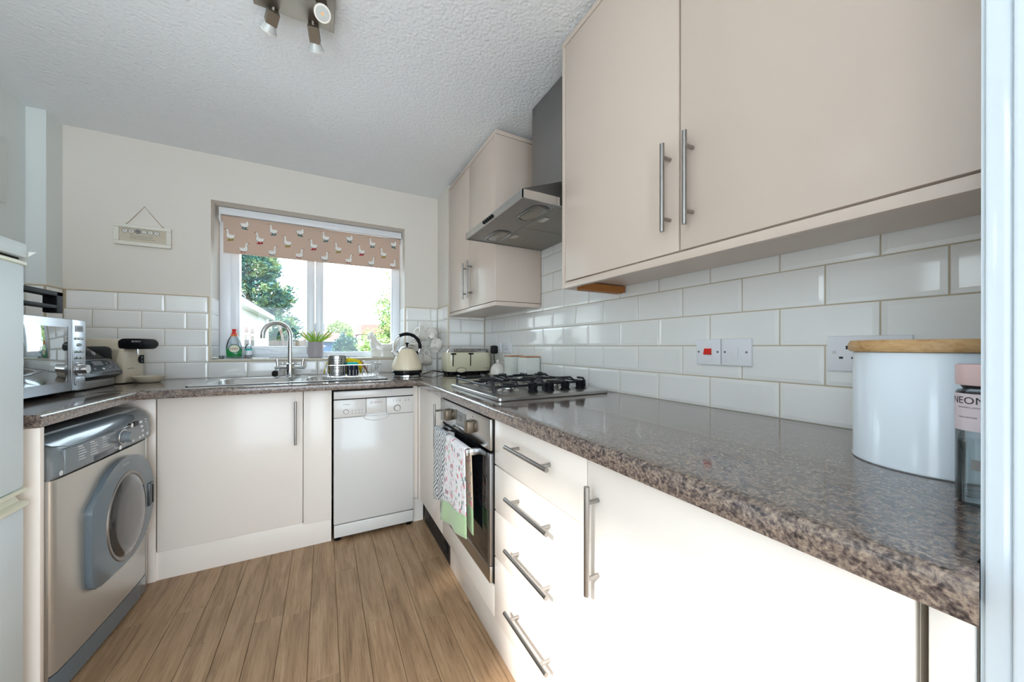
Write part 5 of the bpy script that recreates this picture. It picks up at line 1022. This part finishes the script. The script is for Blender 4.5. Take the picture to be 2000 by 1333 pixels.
def duck(x, z, face, boot):
    P = lambda p, e, k=1.2: (x+face*(p[0]-0.006)*k, BYp-0.0008-e, z+(p[1]-0.016)*k)
    b = MB(); clipz = 1.9595
    ok = z+0.03 < clipz
    b.m = 1
    c = Vector((0.004, 0.018))
    pts = [Vector(p) for p in body2]
    cl = lambda q: (q[0], q[1], min(q[2], clipz))
    big = [c+(p-c)*1.07 for p in pts]
    b.poly([cl(P(p, 0.0002)) for p in big]); b.m = 0; b.poly([cl(P(p, 0.0005)) for p in pts])
    b.m = 2
    if ok: b.poly([P(p, 0.0006) for p in ((-0.0125, 0.049), (-0.024, 0.042), (-0.0150, 0.0425))])
    b.m = 3; b.poly([P(p, 0.0006) for p in ((-0.002, -0.001), (0.006, -0.004), (0.007, -0.017), (-0.009, -0.019), (-0.009, -0.014), (-0.002, -0.011))]); b.poly([P(p, 0.0006) for p in ((0.010, -0.004), (0.018, -0.001), (0.021, -0.014), (0.005, -0.0175), (0.005, -0.012), (0.011, -0.009))])
    part('duck_print', b, ['duck_white', 'duck_line', 'duck_beak', boot], t, 'printed white duck in boots', smooth=False)
for i in range(7):
    duck(-1.607+0.1622*i, 1.944 if i % 2 == 0 else 1.927, 1 if i % 2 else -1, 'boot_teal')
    duck(-1.685+0.1622*i, 1.856, 1, 'boot_red' if i % 2 else 'boot_olive')
    duck(-1.613+0.1622*i, 1.777, -1, 'boot_teal' if i % 2 else 'boot_red')
# ceiling spotlight
t = thing('ceiling_spotlight', 'brushed nickel square ceiling plate with angled spotlights', 'ceiling light', (-1.22, -1.49, CEIL))
part('plate', MB().box(-1.345, -1.095, -1.635, -1.365, 2.302, CEIL-0.001, 0.002).box(-1.330, -1.110, -1.620, -1.380, 2.296, 2.302, 0.001), 'spot_nickel', t)
def spot(c, d, h):
    c, d = Vector(c), Vector(d).normalized(); u = d.orthogonal().normalized(); w = d.cross(u)
    up = Vector((0, 0, 1)); u = (up-d*up.dot(d)).normalized(); w = d.cross(u); s2 = 0.017
    sq = lambda p, k: [p+u*k*s2+w*k*s2, p-u*k*s2+w*k*s2, p-u*k*s2-w*k*s2, p+u*k*s2-w*k*s2]
    b = MB(); b.loft([sq(c, 1), sq(c+d*h, 1)]); hd = part('spot_head', b, 'spot_nickel', t, 'square nickel spot head', smooth=False)
    part('stem', MB().cyl(c+d*0.01, (c.x, c.y, 2.30), 0.006, n=10), 'spot_nickel', hd)
    part('bulb', MB().cyl(c+d*h, c+d*(h+0.024), 0.016, 0.0255, 24), 'lens_glass', hd, 'glass reflector bulb')
    part('bulb_rim', MB().cyl(c+d*(h+0.024), c+d*(h+0.028), 0.0268, 0.0262, 24), 'ceramic', hd)
    part('bulb_lens', MB().cyl(c+d*(h+0.028), c+d*(h+0.029), 0.021, n=24), 'lens_glass', hd)
    part('bulb_core', MB().cyl(c+d*(h+0.029), c+d*(h+0.0298), 0.005, n=12), 'lamp_core', hd)
spot((-1.285, -1.388, 2.287), (-0.25, 0.62, -0.42), 0.042)
spot((-1.165, -1.392, 2.285), (0.12, 0.75, -0.50), 0.050)
spot((-1.137, -1.468, 2.287), (0.05, -0.50, -0.60), 0.018)

# ================================================================== OUTSIDE THE WINDOW
GZ = -0.18
struct('ground', MB().box(-40, 40, 8.0, 90, GZ-0.1, GZ), 'lawn')
struct('ground_bounce_slab', MB().box(-10, 8, 0.6, 8.0, GZ-0.1, GZ), 'bounce_slab')  # unseen pale ground added to bounce light up to the ceiling
def leaf_mesh(name, m, items):
    V, F = [], []
    for p, d, side, ln, w in items:
        k = len(V); a = p+d*ln; mid = p+d*ln*0.5
        V += [p, mid+side*w*0.5, a, mid-side*w*0.5]; F.append((k, k+1, k+2, k+3))
    me = bpy.data.meshes.new(name); me.from_pydata([tuple(v) for v in V], [], F); me.materials.append(MATS[m]); return me
def rv():
    while True:
        v = Vector((random.uniform(-1, 1), random.uniform(-1, 1), random.uniform(-1, 1)))
        if 0.05 < v.length < 1: return v.normalized()
def foliage(parent, m, items):
    me = leaf_mesh('foliage', m, items); me.transform(INV[parent.name]); o = bpy.data.objects.new('foliage', me); COL.objects.link(o); o.parent = parent; o['kind'] = 'stuff'; return o
def blob(parent, m, ells, n, ln, w, shell=0.55):
    items = []
    for (c, r, share) in ells:
        c = Vector(c)
        for _ in range(int(n*share)):
            d = rv(); q = shell+(1-shell)*random.random()**0.6; lump = 1+0.13*math.sin(7*d.x+3*d.z)+0.10*math.sin(11*d.z-5*d.y)
            p = c+Vector((d.x*r[0], d.y*r[1], d.z*r[2]))*q*lump
            if p.z < GZ: continue
            o = (d+rv()*0.9).normalized(); items.append((p, o, o.cross(rv()).normalized(), ln*random.uniform(0.6, 1.3), w*random.uniform(0.7, 1.2)))
    return foliage(parent, m, items)
random.seed(5)
t = thing('conifer_tree', 'large blue-green conifer tree behind the white garage', 'tree', (-4.35, 18.0, GZ))
part('trunk', MB().tube([(-4.35, 18, GZ), (-4.3, 18, 2), (-4.38, 18, 4.5), (-4.35, 18, 6.4)], [0.22, 0.17, 0.1, 0.03], 10), 'bark', t)
items = []
for _ in range(2300):
    h = random.random()**1.15; z = 0.5+h*6.3; R = (2.55*(1-h)**0.72+0.15)*(0.80+0.2*math.sin(9*h*3+random.random()*2)); a = random.uniform(0, 2*PI); R *= 0.55+0.45*random.random()**0.45; R *= 1+0.16*math.sin(3*a+h*17)
    out = Vector((math.cos(a), math.sin(a), 0)); c = Vector((-4.35, 18, z))+out*R; base = (out+Vector((0, 0, 0.30))).normalized()
    for k in range(15):
        d = (base+rv()*0.75).normalized(); p = c+rv()*0.15
        items.append((p, d, d.cross(rv()).normalized(), random.uniform(0.14, 0.30), random.uniform(0.05, 0.09)))
foliage(t, 'conifer_leaf', items)
t = thing('leafy_tree', 'bright yellow-green leafy tree at the right edge of the window', 'tree', (1.75, 9.0, GZ))
part('trunk', MB().tube([(1.75, 9, GZ), (1.7, 9.05, 1), (1.8, 9, 2.4)], [0.12, 0.1, 0.05], 8), 'bark', t)
blob(t, 'ivy_leaf', [((1.15, 9.0, 0.85), (1.32, 0.9, 1.1), 0.4), ((1.2, 9.0, 2.1), (0.86, 0.8, 1.0), 0.33), ((1.38, 9.1, 3.2), (0.66, 0.5, 1.1), 0.27)], 17000, 0.085, 0.06, 0.45)
t = thing('round_bush', 'round blue-green bush in the middle of the garden', 'bush', (-0.40, 13.0, GZ))
part('stem', MB().cyl((-0.40, 13, GZ), (-0.40, 13, 0.9), 0.05, n=8), 'bark', t)
blob(t, 'blue_bush_leaf', [((-0.40, 13, 0.75), (0.42, 0.42, 0.86), 1.0)], 5200, 0.08, 0.055, 0.6)
t = thing('young_conifer', 'small pointed green conifer behind the round bush', 'tree', (-0.16, 14.6, GZ))
part('stem', MB().cyl((-0.16, 14.6, GZ), (-0.16, 14.6, 1.4), 0.04, n=8), 'bark', t)
blob(t, 'green_bush_leaf', [((-0.16, 14.6, 0.7), (0.30, 0.3, 0.7), 0.6), ((-0.16, 14.6, 1.35), (0.15, 0.15, 0.4), 0.4)], 2600, 0.08, 0.05, 0.5)
t = thing('low_bush', 'low lime-green bush between round bush and leafy tree', 'bush', (0.42, 12.4, GZ))
part('stem', MB().cyl((0.42, 12.4, GZ), (0.42, 12.4, 0.6), 0.04, n=8), 'bark', t)
blob(t, 'green_bush_leaf', [((0.42, 12.4, 0.6), (0.28, 0.30, 0.72), 1.0)], 3800, 0.08, 0.055, 0.55)
t = thing('distant_tree', 'pale rounded tree above the far rooftops', 'tree', (0.9, 58.0, GZ))
part('trunk', MB().cyl((0.9, 58, GZ), (0.9, 58, 3.0), 0.25, n=8), 'bark', t)
blob(t, 'pale_leaf', [((0.9, 58, 3.1), (1.7, 1.7, 1.95), 1.0)], 3600, 0.32, 0.24, 0.6)
# white garage
t = thing('garage', 'white rendered garage with slate roof and side window on the left', 'garage', (-4.5, 9.0, GZ))
part('wall', MB().box(-6.0, -3.03, 4.4, 12.9, GZ, 2.10), 'garage_white', t, smooth=False)
part('soffit', MB().box(-6.0, -2.80, 4.2, 13.1, 2.10, 2.16), 'garage_white', t, smooth=False)
part('fascia', MB().box(-2.83, -2.79, 4.2, 13.1, 2.12, 2.24), 'garage_white', t, smooth=False)
part('roof', MB().prism([(-2.82, 2.20), (-2.80, 2.27), (-4.5, 2.9), (-6.2, 2.27), (-6.2, 2.20)], 'y', 4.15, 13.15), 'roof_slate', t, smooth=False)
w = part('window', MB().box(-3.06, -3.00, 8.55, 8.65, 1.05, 1.84).box(-3.06, -3.00, 10.4, 10.5, 1.05, 1.84).box(-3.06, -3.00, 8.65, 10.4, 1.78, 1.84).box(-3.06, -3.00, 8.65, 10.4, 1.02, 1.10).box(-3.06, -3.00, 9.45, 9.55, 1.10, 1.78).box(-3.06, -3.00, 8.65, 10.4, 1.42, 1.48), 'upvc', t, smooth=False)
for y0, y1, z0, z1 in ((8.65, 9.45, 1.48, 1.78), (9.55, 10.4, 1.48, 1.78), (8.65, 9.45, 1.10, 1.42), (9.55, 10.4, 1.10, 1.42)): part('pane', MB().box(-3.04, -3.02, y0, y1, z0, z1), 'display', w, smooth=False)
part('downpipe', MB().cyl((-2.97, 12.6, GZ), (-2.97, 12.6, 2.12), 0.04, n=8), 'white_plastic', t)
# fence panels and leaning timber under the conifer
t = thing('garden_fence', 'weathered wooden garden fence between garage and conifer', 'fence', (-2.5, 14.2, GZ))
for i in range(9): part('board', MB().box(-3.2+0.15*i, -3.06+0.15*i, 14.2, 14.23, GZ, 1.33+0.02*(i % 3)), 'fence_wood', t, smooth=False)
for z in (0.3, 1.1): part('rail', MB().box(-3.2, -1.86, 14.23, 14.28, z, z+0.08), 'fence_wood', t, smooth=False)
for x in (-3.2, -1.86): part('post', MB().box(x-0.05, x+0.05, 14.23, 14.33, GZ, 1.42), 'fence_wood', t, smooth=False)
solo('timber_plank', MB().loft([[(-2.35+a, 13.6+b_, GZ) for a, b_ in ((0, 0), (0.09, 0), (0.09, 0.06), (0, 0.06))], [(-2.78+a, 14.1+b_, 1.95) for a, b_ in ((0, 0), (0.09, 0), (0.09, 0.06), (0, 0.06))]]), 'fence_wood', 'long brown plank leaning against the garden fence', 'plank', smooth=False)
# blue shed
t = thing('garden_shed', 'blue double-door garage with pale flat roof at the end of the garden', 'shed', (-1.1, 31, GZ))
part('wall', MB().box(-3.2, 0.4, 30, 33, GZ, 1.52), 'shed_blue', t, smooth=False)
for x in (-1.25, -0.78): part('door', MB().box(x, x+0.44, 29.95, 30.0, GZ, 1.25), 'shed_blue', t, smooth=False)
part('roof', MB().box(-3.4, 0.6, 29.7, 33.2, 1.52, 1.66), 'house_pale', t, smooth=False)
part('lamp', MB().box(-1.22, -1.08, 29.9, 29.95, 1.1, 1.2), 'white_plastic', t, smooth=False)
# far houses
def house(name, label, x0, x1, y0, y1, eave, ridge, wall, roof, wins, chim=None, along='x'):
    t = thing(name, label, 'house', ((x0+x1)/2, (y0+y1)/2, GZ))
    part('wall', MB().box(x0, x1, y0, y1, GZ, eave), wall, t, smooth=False)
    ym = (y0+y1)/2
    r = part('roof', MB().prism([(y0-0.3, eave), (ym, ridge), (y1+0.3, eave)], 'x', x0-0.2, x1+0.2), roof, t, smooth=False)
    for k in range(7):
        f = (k+0.5)/7; yy = y0-0.3+(ym-y0+0.3)*f; zz = eave+(ridge-eave)*f
        part('tile_course', MB().box(x0-0.2, x1+0.2, yy-0.03, yy+0.01, zz-0.02, zz+0.05), roof, r, smooth=False)
    for a, b_, c, d in wins: f = part('window', MB().box(a, b_, y0-0.06, y0, c, d), 'upvc', t, smooth=False); part('pane', MB().box(a+0.1, b_-0.1, y0-0.08, y0-0.05, c+0.1, d-0.1), 'display', f, smooth=False)
    if chim: part('chimney', MB().box(chim[0], chim[0]+0.5, ym-0.25, ym+0.25, ridge-0.4, chim[1]), roof, r, smooth=False)
    return t
house('bungalow', 'pale far bungalow with pinkish roof above the blue garage', -3.5, 2.1, 46, 54, 1.95, 2.95, 'house_pale', 'roof_tile', ((-2.6, -1.4, 0.6, 1.6), (-0.4, 0.8, 0.6, 1.6)))
H1 = house('far_house', 'far house with brown tiled roof beside the leafy tree', 2.6, 8.0, 43, 50, 2.6, 4.0, 'house_pale', 'roof_tile', ((3.2, 4.2, 1.0, 2.2), (5.2, 6.4, 1.0, 2.2)))
H2 = house('far_house', 'narrow far house just right of the window mullion', -3.0, -1.35, 60, 66, 3.8, 4.9, 'house_pale', 'roof_slate', ((-2.5, -1.7, 2.0, 3.2),), (-2.2, 5.5))
for hs, x, z0, z1, y in ((H1, 2.78, 4.0, 5.35, 46.5), (H2, -1.5, 4.9, 6.6, 63.0)):
    am = part('aerial', MB().cyl((x, y, z0-0.1), (x, y, z1), 0.03, n=6), 'steel_dark', hs, 'thin roof aerial')
    part('boom', MB().cyl((x-0.15, y, z1-0.05), (x+0.9, y, z1-0.15), 0.02, n=6), 'steel_dark', am)
    for k in range(5): part('element', MB().cyl((x+0.2*k, y-0.2, z1-0.07-0.02*k), (x+0.2*k, y+0.2, z1-0.07-0.02*k), 0.012, n=5), 'steel_dark', am)
